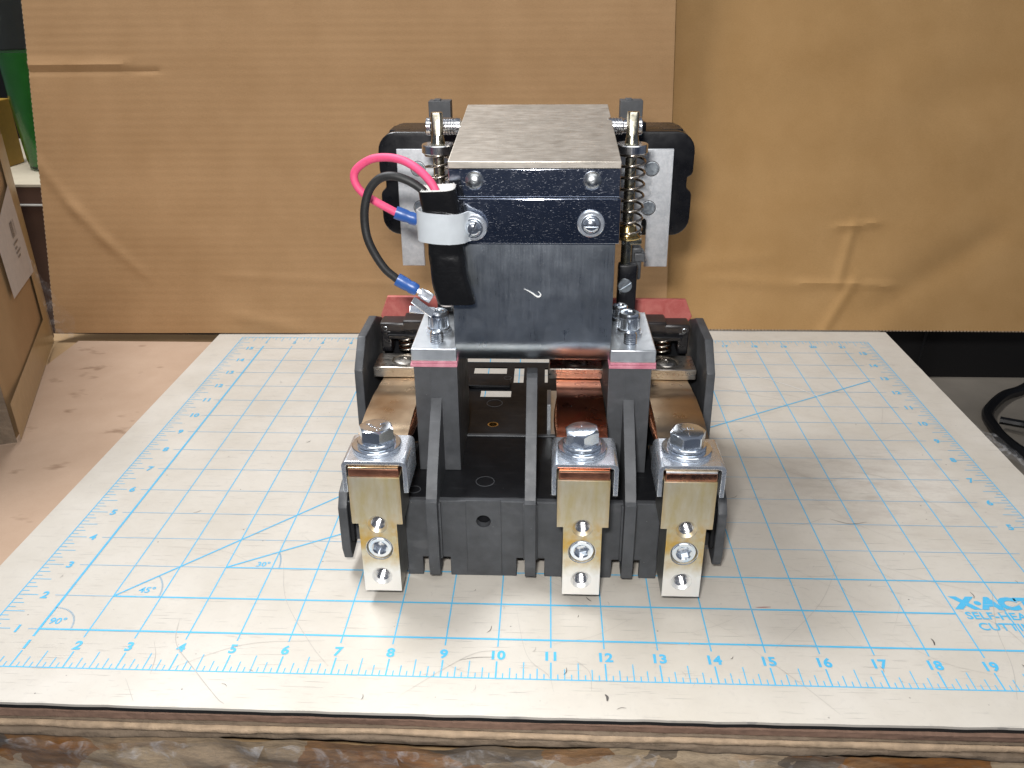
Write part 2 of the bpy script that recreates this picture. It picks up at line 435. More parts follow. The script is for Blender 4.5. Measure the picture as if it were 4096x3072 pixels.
def hexr(a, rot=0.):      # radius of a hexagon with across-corner radius a
    return lambda th: a*math.cos(math.pi/6)/math.cos(((th+rot) % (math.pi/3))-math.pi/6)
def rounded(x0, x1, z0, z1, r, n=6):
    P = []
    for cx, cz, a0 in ((x1-r, z1-r, 0), (x0+r, z1-r, 90), (x0+r, z0+r, 180), (x1-r, z0+r, 270)):
        for k in range(n+1):
            a = R(a0+90*k/n); P.append((cx+r*math.cos(a), cz+r*math.sin(a)))
    return P

# ================================================================== SETTING
MB().box(-60, 90, 12, 90, -6.4, -6, 0).build('floor', 'floor', kind='structure')
MB().box(-160, 190, -150, 12, -30.4, -30, 0).build('lower_floor', 'shopfloor', kind='structure')
MB().box(-160, 190, -151, -150, -30, 90, 0).build('front_wall', 'shopwall', kind='structure')
MB().box(-60, 90, 60, 61, -30, 60, 0).build('back_wall', 'shopdark', kind='structure')
MB().box(27, 60, 26.2, 27, -6, 12, 0).build('dark_partition', 'shopdark', kind='structure')

# ------------------------------------------------------------------ stacked sheets under the mat
def slab(name, x0, x1, y0, y1, z0, z1, top, edge, label, cat, wob=.03, rnde=.0, seed=0):
    """a sheet whose front edge wanders a little, top and edge being two parts of one thing"""
    t = thing(name, ((x0+x1)/2, (y0+y1)/2, z0), label, cat)
    MB().box(x0, x1, y0+.12, y1, z0, z1, .02).build('sheet', top, t)
    def f(u, v):
        x = x0+(x1-x0)*u; a = (v-.5)*math.pi
        bulge = math.cos(a)*rnde if rnde else (0.0 if abs(v-.5) > .45 else .02)
        y = y0-bulge+wob*(pnoise(Vector((x*.45+seed, seed*3.1, v*.6)))+.4*pnoise(Vector((x*2.6+seed, seed, v*2))))
        z = (z0+z1)/2+(z1-z0)*.5*(math.sin(a) if rnde else (v-.5)*2)+wob*.35*pnoise(Vector((x*.35+seed*2, 7., 0)))
        if v in (0, 1): y = y0+.14
        return (x, y, z)
    MB().grid(f, 420, 8).build('front_edge', edge, t, smooth=60)
    return t
slab('hardboard_sheet', -6.0, 22.9, -.84, 15.9, -.31, -.145, 'hardboard', 'hb_edge', 'tan stained hardboard sheet lying directly under the cutting mat', 'hardboard sheet', .03, 0, 1)
slab('cardboard_sheet', -14, 23.0, -.90, 17, -.49, -.36, 'boxcard', 'cb_edge', 'cardboard sheet with a light rounded front edge just under the hardboard', 'cardboard sheet', .045, .05, 2)
slab('cardboard_sheet', -14, 23.1, -.86, 17, -.355, -.315, 'boxcard', 'cb_edge2', 'thinnest grey cardboard sheet pressed between the hardboard and the rounded sheet', 'cardboard sheet', .03, 0, 5)
slab('cardboard_sheet', -14, 23.2, -.93, 17, -.63, -.50, 'boxcard', 'cb_edge2', 'thin grubby cardboard sheet lying on top of the taped carton', 'cardboard sheet', .07, .03, 3)
ct = thing('taped_carton', (8, 6, -6), 'big crumpled carton patched with clear tape that carries all the sheets', 'carton')
def crump(u, v):
    x = -15+40*u; z = -.63-3.2*v
    d = .16*pnoise(Vector((x*.5, z*1.1, 3)))+.08*pnoise(Vector((x*1.3, z*2.6, 8)))+.04*abs(pnoise(Vector((x*3, z*4, 1))))
    return (x, -.96+d-.30*v, z)
MB().grid(crump, 460, 60).build('front_panel', 'taped', ct, smooth=70)
MB().box(-15, 23.5, -.6, 17, -6, -.64, .05).build('carton_body', 'boxcard', ct)
def tapef(x0, x1, z0, z1, sk, seed):
    def f(u, v):
        x = x0+(x1-x0)*u+sk*v; z = z0+(z1-z0)*v+.10*pnoise(Vector((u*4+seed, 2., v)))
        d = .16*pnoise(Vector((x*.5, z*1.1, 3)))+.08*pnoise(Vector((x*1.3, z*2.6, 8)))+.04*abs(pnoise(Vector((x*3, z*4, 1))))
        vv = (-.63-z)/3.2
        return (x, -.96+d-.30*vv-.035-.05*abs(pnoise(Vector((x*2.2+seed, z*3, seed)))), z)
    return f
for i, (x0, x1, z0, z1, sk) in enumerate(((.9, 3.1, -.72, -1.7, .5), (3.4, 6.0, -.70, -1.45, -.3), (6.0, 8.3, -.74, -1.9, .2), (8.2, 10.6, -.70, -1.55, .9), (10.4, 12.9, -.74, -1.7, -.4), (14.2, 16.2, -.72, -1.5, .3), (17.1, 19.0, -.80, -1.5, .2))):
    MB().grid(tapef(x0, x1, z0, z1, sk, i*3.3), 60, 26).build('clear_tape', 'film', ct, smooth=70)

# ------------------------------------------------------------------ cutting mat
mat = thing('cutting_mat', (11, 8, -.143), 'large cream cutting mat printed with a blue inch grid and rulers', 'cutting mat')
def edge_poly():
    P = []
    for i in range(121):      # ragged front edge
        x = -.95+23.9*i/120; P.append((x, -.80-.06*math.sin(x*.13+.4)+.018*pnoise(Vector((x*1.7, 0, 0)))+.03*max(0, pnoise(Vector((x*2.9, 5, 0)))-.45)))
    for i in range(61):
        y = -.8+17.75*i/60; P.append((22.95+.015*pnoise(Vector((y*2, 9, 0))), y))
    P += [(-.95+.0*k, 16.95-k*.6) for k in range(29)]
    return P
MB().prism(edge_poly(), -.055, 0, 'z', 0).build('vinyl_sheet', 'vinyl', mat, smooth=0)
MB().prism([(x*.9996+.004, y+.012 if y < 0 else y-.01) for x, y in edge_poly()], -.143, -.056, 'z', 0).build('rubber_backing', 'blackgap', mat, smooth=0)
Zp = .004
g = MB()
for k in range(1, 22): g.strip(k, .80, k, 15.22, .05 if k == 1 else .027, Zp)
g.build('grid_lines', 'ink', mat, smooth=0)
g = MB()
for k in range(1, 16):
    if k == 2: g.strip(.78, k, 19, k, .016, Zp+.001)
    else: g.strip(.78, k, 21.22, k, .016, Zp+.001)
g.build('grid_lines', 'ink_thin', mat, smooth=0)
g = MB(); z = Zp+.002
g.strip(1, 1, 21.2, 1, .045, z); g.strip(2, 2, 19, 2, .042, z); g.strip(4, 3, 21, 3, .036, z); g.strip(1, 1, 1, 15, .05, z+.001)
g.strip(2, 2, 15, 15, .04, z+.0015); g.strip(4, 3, 21, 3+17*math.tan(R(30)), .04, z+.002)
g.build('angle_lines', 'ink', mat, smooth=0)
g = MB()
for (x0, y0, x1, y1) in ((0, 0, 22, 0), (0, 0, 0, 16), (0, 16, 22, 16), (22, 0, 22, 16)): g.strip(x0, y0, x1, y1, .026, Zp)
for k in range(1, 22*8):
    L = .42 if k % 4 == 0 else .26 if k % 2 == 0 else .13
    w = .03 if k % 8 == 0 else .021
    g.strip(k/8, .011, k/8, L, w, Zp+.0005); g.strip(k/8, 15.989, k/8, 16-L*.85, w*.8, Zp+.0005)
for k in range(1, 16*8):
    L = .42 if k % 4 == 0 else .26 if k % 2 == 0 else .16
    g.strip(.011, k/8, L, k/8, .018, Zp+.0005); g.strip(21.989, k/8, 22-L, k/8, .018, Zp+.0005)
g.build('ruler_scale', 'ink', mat, smooth=0)
def dots(cx, cy, r, a0, a1, n):
    for i in range(n+1):
        a = R(a0+(a1-a0)*i/n); c, s_ = math.cos(a), math.sin(a)
        g.strip(cx+(r-.018)*c, cy+(r-.018)*s_, cx+(r+.018)*c, cy+(r+.018)*s_, .014, Zp+.003)
for args in ((1, 1, .62, 2, 88, 24), (2, 2, .95, 2, 43, 19), (4, 3, 1.15, 2, 28, 16)):
    g = MB(); dots(*args); g.build('dotted_arc', 'ink_thin', mat, smooth=0)['kind'] = 'stuff'
TX = {}
def text(s, x, y, h, name, bold=.012, align='CENTER', sx=1., z=Zp+.003, m='ink'):
    key = (s, h, bold, align, sx)
    if key not in TX:
        cu = bpy.data.curves.new('t', 'FONT'); cu.body = s; cu.size = h/.70*S; cu.offset = bold*S; cu.align_x = align; cu.align_y = 'BOTTOM_BASELINE'
        cu.resolution_u = 3
        o = bpy.data.objects.new('t', cu); COL.objects.link(o)
        dg = bpy.context.evaluated_depsgraph_get(); dg.update()
        me = bpy.data.meshes.new_from_object(o.evaluated_get(dg)); bpy.data.objects.remove(o)
        me.transform(Matrix.Diagonal((sx, 1, 1, 1))); me.materials.clear(); me.materials.append(M[m]); me.name = name; TX[key] = me
    # object-space origin sits at the digit, so shift ink wear by the object location: fine for small print
    o = bpy.data.objects.new(name, TX[key]); COL.objects.link(o); o.location = Vector((x, y, z))*S-WL['cutting_mat']; o.parent = mat
    return o
for k in range(1, 22):
    text(str(k), k, .475, .215, 'number', .011); text(str(k), k, 15.45, .17, 'number', .008)
for k in range(1, 16):
    text(str(k), .57, k-.10, .20, 'number', .009); text(str(k), 21.5, k-.10, .20, 'number', .009)
text('90\u00b0', 1.25, 1.15, .17, 'angle_label', .004); text('45\u00b0', 2.62, 2.13, .17, 'angle_label', .004); text('30\u00b0', 4.78, 3.06, .15, 'angle_label', .004)
text('X\u00b7ACTO', 19.12, 2.17, .33, 'brand_lettering', .034, 'LEFT', 1.12)
text('SELF-HEALING', 19.17, 1.86, .20, 'brand_lettering', .006, 'LEFT', 1.)
text('CUTTING MAT', 19.28, 1.55, .20, 'brand_lettering', .006, 'LEFT', 1.)
# cuts and scuffs that have a shape of their own
def curve_mark(P, w, m, nm):
    P = [p for p in catmull([Vector((*p, 0)) for p in P], 8) if -.78 < p.y < 16.8 and -.9 < p.x < 22.9]; gg = MB(); n = len(P)
    for i in range(n-1):
        ww = w*math.sin(math.pi*(i+.5)/n)**.5; gg.strip(P[i].x, P[i].y, P[i+1].x, P[i+1].y, ww, Zp+.0065)
    gg.build(nm, m, mat, smooth=0)
curve_mark([(3.65, 1.35), (3.85, .7), (4.4, .1), (5.1, -.6), (5.3, -.75)], .014, 'mark_faint', 'cut_mark')
curve_mark([(5.2, 3.2), (5.6, 2.), (6.4, .8), (6.9, .2)], .010, 'mark_faint', 'cut_mark')
curve_mark([(3.4, .75), (3.6, .35), (3.7, -.1)], .007, 'mark_faint', 'cut_mark')
curve_mark([(8.35, -.45), (9.1, .25), (9.6, .62), (10.05, .7)], .012, 'mark_faint', 'cut_mark')
curve_mark([(9.3, .42), (9.6, .5), (9.95, .52)], .010, 'mark', 'cut_mark')
curve_mark([(11.45, .5), (11.7, .2), (11.72, -.25)], .010, 'mark_faint', 'cut_mark')
curve_mark([(10.3, 1.9), (10.55, .6), (10.95, .1), (11.05, -.3)], .008, 'mark_faint', 'cut_mark')
curve_mark([(11.95, -.32), (11.99, -.38), (11.98, -.47)], .045, 'mark', 'scuff')
curve_mark([(18.22, 1.28), (18.24, 1.2), (18.22, 1.1)], .030, 'mark', 'scuff')
curve_mark([(15.1, 2.06), (15.25, 2.07), (15.4, 2.08)], .022, 'mark_red', 'scuff')
curve_mark([(19.6, .65), (19.62, .58), (19.6, .5)], .022, 'mark', 'scuff')
curve_mark([(11.72, 2.27), (11.76, 2.2), (11.82, 2.14)], .022, 'mark', 'scuff')
curve_mark([(17.5, 5.2), (17.9, 5.02), (18.3, 5.1)], .013, 'mark', 'scuff')
curve_mark([(16.5, 4.9), (16.9, 5.), (17.4, 5.25)], .010, 'mark_faint', 'cut_mark')
curve_mark([(20.1, 2.9), (19.6, 1.6), (19.4, .6), (19.1, -.2)], .010, 'mark_faint', 'cut_mark')
curve_mark([(17.2, 3.6), (16.4, 2.2), (15.2, .9)], .008, 'mark_faint', 'cut_mark')
curve_mark([(16.2, 13.7), (17.8, 12.9), (18.9, 11.9), (19.2, 11.3)], .020, 'sleeve_lining', 'cut_mark')
for i in range(46):
    x, y = (rnd.uniform(13.5, 21.5), rnd.uniform(1, 12)) if i < 34 else (rnd.uniform(1, 13), rnd.uniform(-.5, 6))
    a = rnd.choice((-.9, -.7, .4, 1.1, 2.6))+rnd.uniform(-.2, .2); L = rnd.uniform(.6, 3.2); bnd = rnd.uniform(-.3, .3)
    curve_mark([(x, y), (x+L*.5*math.cos(a), y+L*.5*math.sin(a)), (x+L*math.cos(a+bnd), y+L*math.sin(a+bnd))], rnd.uniform(.004, .009), 'mark_faint', 'cut_mark')
for i in range(70):
    x, y = rnd.uniform(-.6, 22.6), rnd.uniform(-.6, 15.); a = rnd.uniform(0, 3.14); L = rnd.uniform(.05, .22)
    if i > 45: x, y = rnd.uniform(8, 22), rnd.uniform(-.7, 3)
    curve_mark([(x, y), (x+L*.5*math.cos(a), y+L*.5*math.sin(a)), (x+L*math.cos(a+.3), y+L*math.sin(a+.3))], rnd.uniform(.006, .016), 'mark' if i % 3 == 0 else 'mark_faint', 'scuff')

# ------------------------------------------------------------------ cardboard backdrop
def seg(u, v, x0, y0, x1, y1, w, a, fold=0.):
    """a dent along a line; fold > 0 gives it one steep side"""
    dx, dy = x1-x0, y1-y0; L = math.hypot(dx, dy); t = ((u-x0)*dx+(v-y0)*dy)/L/L; d = ((v-y0)*dx-(u-x0)*dy)/L
    e = max(0., -t, t-1)*L
    k = math.exp(-(e/(.25+w))**2)*math.exp(-(d/w)**2)
    return a*k*(1+fold*d/w)
def crease_left(u, v):
    if v > 11.9: return 0.10*math.sin(u*.22+.6)
    wob = .05*pnoise(Vector((u*1.3, 3, 1)))
    d = seg(u, v+wob, -.2, 9.22, 3.2, 9.2, .12, .035, .8)+seg(u, v-wob, -.2, 8.98, 4.3, 8.95, .09, -.032, .9)
    d += seg(u, v, -.05, 5.93, 1.11, 4.36, .20, .038, .6)+seg(u, v, 1.11, 4.36, 2.17, 3.23, .18, .038, .6)+seg(u, v, 2.17, 3.23, 3.3, 2.2, .16, .028, .5)
    d += seg(u, v, 6.5, 2.0, 12.5, 1.7, .12, .018, .8)+seg(u, v, 7.0, .55, 8.6, .2, .25, .05)
    d += .10*math.sin(u*.22+.6)+.05*pnoise(Vector((u*.12, v*.3, 4)))
    return d
def crease_right(u, v):
    d = .08*math.sin(u*.35)
    d += seg(u, v, 7.4, 3.62, 8.3, 3.7, .12, .05, .8)+seg(u, v, 7.75, 3.5, 7.4, 1.9, .16, .038, -.9)
    d += seg(u, v, 6.2, 1.62, 9.0, 1.55, .13, .04, 1.)+seg(u, v, 7.8, 1.5, 6.9, -.1, .18, .045, -.9)+seg(u, v, 3.0, 1.75, 6.2, 1.5, .2, .03, .6)
    d += seg(u, v, 9.0, .9, 12.6, 3.2, .5, -.045, .4)+seg(u, v, 2.2, 2.2, 4.5, 2.5, .3, .02, .5)
    return d+.04*pnoise(Vector((u*.4, v*.5, 9)))
def board(name, p0, dirx, length, height, lean, cf, m, label, flutes, th=.16):
    o = thing(name, p0, label, 'cardboard sheet')
    dx = Vector((dirx[0], dirx[1], 0)).normalized(); nrm = Vector((dx.y, -dx.x, 0))
    up = (Vector((0, 0, math.cos(R(lean))))+(-nrm)*math.sin(R(lean))); fn = dx.cross(up).normalized()*1.
    if fn.y > 0: fn = -fn
    P0 = Vector(p0)
    loc = Matrix((dx, up, -fn)).transposed().to_4x4(); loc.translation = P0
    A = MB()
    nu, nv = int(length*9), int(height*9)
    A.grid(lambda a, b: Vector((length*a, height*b, -cf(length*a, height*b))), nu, nv)
    A.grid(lambda a, b: Vector((length*(1-a), height*b, th-cf(length*(1-a), height*b))), nu//4, nv//4)
    def edge(f, n):
        for i in range(n):
            a, b = i/n, (i+1)/n
            A.quad([f(a, 0), f(b, 0), f(b, 1), f(a, 1)])
    edge(lambda a, k: Vector((0, height*a, th*k-cf(0, height*a))), 120); edge(lambda a, k: Vector((length, height*a, th*k-cf(length, height*a))), 120)
    edge(lambda a, k: Vector((length*a, 0, th*k-cf(length*a, 0))), 160)
    me_o = A.build('liner_sheet', m, o)
    # put the sheet in its own frame so grain and flutes follow it
    rot = Matrix((dx, -fn, up)).transposed().to_4x4()
    me_o.data.transform(Matrix(((1, 0, 0, 0), (0, 0, 1, 0), (0, 1, 0, 0), (0, 0, 0, 1))))
    me_o.matrix_parent_inverse = Matrix.Identity(4); me_o.matrix_local = rot
    me_o.data.flip_normals() if False else None
    # fluting that shows along the cut edge
    F = MB()
    if flutes == 'left':
        for k in range(int(height/.16)):
            z0 = k*.16; F.box(-.03, .02, .02-cf(0, z0), .12-cf(0, z0), z0, z0+.09, 0)
    else:
        for k in range(int(length/.12)):
            x0 = k*.12; F.box(x0, x0+.06, -.01-cf(x0, 0), .13-cf(x0, 0), -.035, .01, 0)
    fo = F.build('flute_edge', 'cb_edge', o, smooth=0); fo['kind'] = 'stuff'
    fo.matrix_parent_inverse = Matrix.Identity(4); fo.matrix_local = rot
    return o
board('cardboard_backdrop', (-6.94, 16.22, .03), (1, .02), 22.07, 18, 15.0, crease_left, 'card', 'left corrugated cardboard sheet with horizontal flutes leaning behind the contactor', 'left')
board('cardboard_backdrop', (13.9, 17.05, .03), (1, 0.0), 19, 18, 17.8, crease_right, 'card2', 'right smooth dented cardboard sheet leaning behind the mat corner', 'bottom')

# ------------------------------------------------------------------ carton at the left
bx = thing('open_carton', (-5.5, 12, 0), 'brown taped carton with a white address label standing at the left edge', 'carton')
P0 = Vector((-3.9, 8.5, -.14)); P1 = Vector((-7.15, 16.3, -.14)); sd = (P1-P0).normalized(); LN = (P1-P0).length; sn = Vector((sd.y, -sd.x, 0))   # sn points to the right/out
def side_pt(s_, z, off=0.): return P0+sd*s_+Vector((0, 0, z))+sn*off
def side_panel(u, v):
    s_ = LN*u; z = 11*v
    return side_pt(s_, z, .07*pnoise(Vector((s_*.4, z*.4, 2)))-.05*math.exp(-((s_-.25)/.25)**2))
MB().grid(side_panel, 60, 60).build('side_panel', 'boxcard', bx, smooth=70)
fd = Vector((-1, -.35, 0)).normalized()
MB().grid(lambda u, v: P0+fd*8*u+Vector((0, 0, 11*v))+Vector((0, .05*pnoise(Vector((u*5, v*6, 1))), 0)), 30, 40).build('front_panel', 'cb_edge2', bx, smooth=70)
MB().grid(lambda u, v: P1+fd*8*u+Vector((0, 0, 11*v)), 4, 4).build('back_panel', 'boxcard', bx)
for s0, s1, za, zb in ((4.2, 7.55, -.0, 0.),):
    q = [side_pt(.73, .9, .085), side_pt(4.4, .95, .085), side_pt(7.6, .7, .085), side_pt(7.5, 2.6, .085), side_pt(7.35, 4.2, .085), side_pt(4.3, 1.5, .085)]
# tan tape along the lower edge and up the far corner
def tape(pts, m, nm, off):
    b = MB(); n = 14
    b.grid(lambda u, v: (lambda A, B: A.lerp(B, v))(side_pt(*(np.array(pts[0])*(1-u)+np.array(pts[1])*u), off), side_pt(*(np.array(pts[3])*(1-u)+np.array(pts[2])*u), off)), n, 4)
    return b.build(nm, m, bx)
tape([(.1, .02), (7.9, .02), (7.9, 1.15), (.1, 1.15)], 'box_tape', 'packing_tape', .085)
tape([(7.0, 1.15), (8.2, 1.15), (8.2, 7.2), (7.0, 7.2)], 'box_tape', 'packing_tape', .09)
lb = tape([(3.7, 3.0), (7.45, 2.75), (7.05, 5.8), (3.5, 5.0)], 'label', 'paper_label', .11)
b = MB()
for i in range(26):
    s0 = 5.6+i*.028
    if rnd.random() < .62: b.quad([side_pt(s0, 4.35, .125), side_pt(s0+.016, 4.35, .125), side_pt(s0+.016, 4.85, .125), side_pt(s0, 4.85, .125)])
for zz, a, c_ in ((4.15, 5.5, 6.2), (4.0, 5.6, 5.9), (3.85, 5.6, 6.3), (3.7, 5.7, 6.1)):
    k = a
    while k < c_:
        b.quad([side_pt(k, zz, .125), side_pt(k+.05, zz, .125), side_pt(k+.05, zz+.07, .125), side_pt(k, zz+.07, .125)]); k += rnd.uniform(.07, .12)
b.build('label_print', 'cable', bx, smooth=0)
# loose film sticking up at the carton's far edge
pf = MB().grid(lambda u, v: Vector((-6.6+.9*u+.2*math.sin(v*5), 15.2-.3*v+.2*pnoise(Vector((u*3, v*4, 1))), .3+3.6*v-1.6*u*v)), 14, 24).build('plastic_film', 'film', smooth=70,
     label='clear wrinkled plastic film hanging between the left carton and the backdrop', cat='plastic film')

# ------------------------------------------------------------------ bench and bottle far behind, seen past the left edge
tb = thing('back_bench', (-16, 30, -6), 'cream topped bench with a brown front far behind the left carton', 'bench')
MB().box(-30, -6, 24, 36, 3.6, 3.73, .02).build('bench_top', 'cream', tb)
MB().box(-30, -6, 24.05, 24.3, 2.87, 3.59, .02).build('apron', 'brownwood', tb)
MB().box(-30, -6, 24.0, 24.25, 2.78, 2.86, .01).build('white_trim', 'white_edge', tb)
MB().box(-30, -6, 24.4, 24.6, -6, 2.77, .02).build('lower_panel', 'brownwood', tb)
bt = thing('green_bottle', (-12.05, 28, 3.73), 'tall clear bottle half full of green liquid on the far bench', 'bottle')
F = frame((-12.05, 28, 3.735), (0, 0, 1))
MB().lathe([(1.25, 0), (1.45, .1), (1.5, .5), (1.62, 3), (1.72, 8), (1.6, 10), (.8, 11), (.7, 13)], F, 36).build('glass', 'glass', bt)
MB().lathe([(1.15, .12), (1.38, .2), (1.42, .5), (1.54, 3), (1.60, 5.1)], F, 36).build('liquid', 'green', bt)
MB().box(-15.9, -14.55, 27.6, 29, 3.74, 6.7, .05).build('yellow_carton', 'yellow', label='small yellow carton on the far bench left of the green bottle', cat='carton')
gb = thing('shop_equipment', (-13.5, 33, 3.74), 'dark grey machine block standing behind the green bottle', 'machine')
MB().box(-16.5, -12.2, 33, 35, 3.74, 12.9, .1).build('housing', 'grey_thing', gb); MB().box(-15, -12.6, 32.8, 33, 8.6, 11.6, .1).build('cover', 'shopdark', gb)
MB().box(-15.6, -12.8, 32.7, 32.79, 12.1, 12.4, .01).build('trim', 'white_edge', gb)

# ------------------------------------------------------------------ cables and film at the right
ca = MB().tube([(34.6, 25.6, -5.2), (33.1, 24.6, -5.8), (31.8, 23.8, -5.8), (30.7, 22.7, -5.8), (30.1, 21.8, -5.8), (29.85, 20.6, -5.8), (29.8, 19.6, -5.8), (30.0, 18.5, -5.8), (30.6, 17.4, -5.8), (31.5, 16, -5.8)], .24, 10, smooth=6).build(
    'power_cable', 'cable', label='thick black cable looping on the shop floor right of the mat', cat='cable')
MB().tube([(30.15, 20.9, -5.55), (31.0, 20.4, -5.5), (32.2, 20.2, -5.6), (34, 20.1, -5.7)], .17, 8, smooth=6).build('power_cable', 'cable', label='thinner black cable crossing over the big cable loop', cat='cable')
MB().tube([(27.9, 24.6, -5.9), (28.2, 25.4, -5.9), (28.7, 26.1, -5.9), (28.9, 26.15, -1), (28.9, 26.15, 8)], .06, 6).build('thin_wire', 'cable', label='thin black wire hanging down the dark partition to the floor', cat='wire')
for (x, y, w, h, sd_, lb_) in ((23.0, 8.4, 1.5, 2.3, 1, 'large wrinkled clear film scrap sticking out from under the mat edge'), (23.0, 6.2, 1.3, 1.5, 5, 'small wrinkled clear film scrap nearer the front of the mat edge')):
    MB().grid(lambda u, v: Vector((x-.1+w*u*(1-.35*v), y+h*v-.4*u+.2*math.sin(u*4+sd_), -.1-.5*u+.25*pnoise(Vector((u*3+sd_, v*3, 2))))), 20, 24).build('film_scrap', 'film', smooth=70, label=lb_, cat='plastic film')

# ================================================================== THE CONTACTOR
C = thing('contactor', (10.57, 6, 0), 'three pole electromagnetic contactor with bright steel coil frame on dark grey base', 'contactor')
POLES = (7.63, 11.585, 13.56)
BAR = (8.60, 10.57, 12.55)

# ---- base moulding: face, shelf, rear floor with openings
body = MB()
body.box(7.98, 13.2, 2.9, 3.05, .46, 1.87, .03)
xs = [7.98]+[v for b_ in BAR for v in (b_-.29, b_+.29)]+[13.2]
for a, b_ in zip(xs[::2], xs[1::2]): body.box(a, b_, 2.902, 3.04, 0, .50, .02)
MB().box(8.0, 13.18, 3.052, 5.66, 1.745, 1.866, .012).build('shelf', 'phenolic_dark', C)
body.build('base_moulding', 'phenolic', C, cut=[MB().lathe([(.15, -1), (.15, 1)], frame((9.61, 2.9, 1.40), (0, 1, 0)), 32)])
MB().box(9.25, 9.97, 2.872, 2.925, .10, 1.90, .012).build('front_panel', 'phenolic', C, cut=[MB().lathe([(.15, -1), (.15, 1)], frame((9.61, 2.9, 1.40), (0, 1, 0)), 32)])
MB().box(9.2, 10.0, 3.08, 3.2, 1.0, 1.7, .01).build('hole_backing', 'phenolic_dark', C)
for a, b_ in ((6.80, 7.975), (13.205, 14.35)):
    MB().box(a, b_, 3.12, 3.5, .72, 1.06, .02).box(a, b_, 3.3, 5.3, 1.70, 1.86, .02).build('side_rib', 'phenolic', C)
fl = MB().box(6.81, 14.34, 5.67, 10.2, 1.665, 1.70, 0)
cuts = [MB().box(8.88, 9.78, 9.43, 9.85, 1, 2, 0), MB().box(9.16, 9.955, 8.0, 8.41, 1, 2, 0), MB().box(9.99, 10.255, 8.87, 9.85, 1, 2, 0), MB().box(10.826, 10.905, 8.89, 9.8, 1, 2, 0),
        MB().lathe([(.135, 1), (.135, 2)], frame((9.585, 6.52, 0), (0, 0, 1)), 32)]
fl.build('rear_floor', 'phenolic_dark', C, cut=cuts)
MB().box(8.1, 13.1, 5.60, 5.72, 1.66, 1.90, .04, 4).build('floor_rib', 'phenolic', C)
MB().box(8.8, 9.92, 8.46, 8.95, 1.705, 1.80, .03).build('floor_step', 'phenolic_dark', C)
MB().lathe([(.10, 1.3), (.10, 1.69), (.132, 1.69), (.132, 1.3)], frame((9.585, 6.52, 0), (0, 0, 1)), 24, False, False).build('threaded_insert', 'brass', C)
for cx, cy, r, z in ((9.56, 7.63, .205, 1.702), (9.6, 3.65, .20, 1.870), (9.85, 8.62, .11, 1.952), (8.15, 3.3, .14, 1.870)):
    MB().lathe([(r, 0), (r, .006), (r-.018, .006), (r-.018, 0)], frame((cx, cy, z), (0, 0, 1)), 36, False, False).build('ejector_ring', 'phenolic', C)

# ---- barriers
BP = [(2.62, .22), (2.56, .55), (2.56, 2.03), (2.64, 2.07), (2.97, 2.52), (4.06, 3.58), (4.4, 3.85), (4.4, 1.80), (3.02, 1.80), (3.02, .22)]
BPm = BP[:5]+[(4.22, 4.02), (4.32, 4.08), (4.6, 4.08), (4.6, 1.80), (3.02, 1.80), (3.02, .22)]
for i, b_ in enumerate(BAR):
    MB().prism(BPm if i == 1 else BP, b_-.112, b_+.112, 'x', .008).build('phase_barrier', 'phenolic', C)
    MB().box(b_-.15, b_+.15, 2.80, 2.895, .5, 1.86, .02).build('barrier_root', 'phenolic', C)
OB = [(2.90, .62), (3.0, .32), (3.5, .42), (4.6, .62), (5.3, .62), (5.35, .02), (9.6, .02), (9.6, 3.2), (7.25, 4.2), (5.95, 4.2), (5.36, 3.62), (5.28, 2.02), (3.45, 1.99), (3.12, 1.90), (2.92, 1.62)]
for x0, x1 in ((6.61, 6.80), (14.35, 14.54)):
    MB().prism(OB, x0, x1, 'x', .028).build('outer_barrier', 'phenolic', C)
for a, s_ in ((6.795, 1), (14.355, -1)):
    MB().box(min(a, a+.10*s_), max(a, a+.10*s_), 2.98, 3.3, .75, 1.75, .03).build('barrier_root', 'phenolic_dark', C)

# ---- pillars, fibre pads, steel tabs, their screws
for x0, x1 in ((8.165, 9.05), (12.12, 12.98)):
    MB().box(x0, x1, 4.09, 6.3, 1.872, 4.31, .012).box(x0+.33, x0+.335+.006, 4.083, 4.1, 3.2, 4.3, 0).build('pillar', 'phenolic', C)
tabs = []
for x0, x1 in ((8.105, 9.06), (12.115, 13.06)):
    MB().box(x0, x1, 4.06, 6.35, 4.312, 4.378, .012).box(x0+.03, x1, 4.075, 6.35, 4.380, 4.44, .01).build('fibre_pad', 'pink_fibre', C)
    MB().box(x0+.025, x1-.015, 4.07, 6.25, 4.442, 4.712, .022).build('mounting_tab', 'tab', C)
def socket_screw(x, y, z, rh, hh, parent, washer=True):
    F_ = frame((x, y, z), (0, 0, 1)); w = 0
    kn = lambda rr: (lambda th: rr*(1+.025*(1 if int(th/(2*math.pi)*108) % 2 else -1)))
    sc = MB(); b0 = .13 if washer else 0
    sc.lathe([(rh*.97, b0), (kn(rh), b0+.02), (kn(rh), b0+hh*.72), (rh*.99, b0+hh*.74), (rh*.97, b0+hh*.9), (rh*.88, b0+hh), (rh*.56, b0+hh), (hexr(rh*.52), b0+hh-.03), (hexr(rh*.52), b0+hh*.4), (.01, b0+hh*.35)], F_, 216)
    o = sc.build('socket_screw', 'zinc_bright', parent)
    if washer:
        MB().lathe([(rh*.6, 0), (rh*1.28, 0), (rh*1.28, .05), (rh*.6, .05)], F_, 48, False, False).build('flat_washer', 'zinc', o)
        MB().lathe([(rh*.6, .05), (rh*1.10, .05), (rh*1.12, .07), (rh*1.12, .115), (rh*1.08, .128), (rh*.6, .128)], F_, 48, False, False).build('spring_washer', 'zinc_bright', o)
    return o
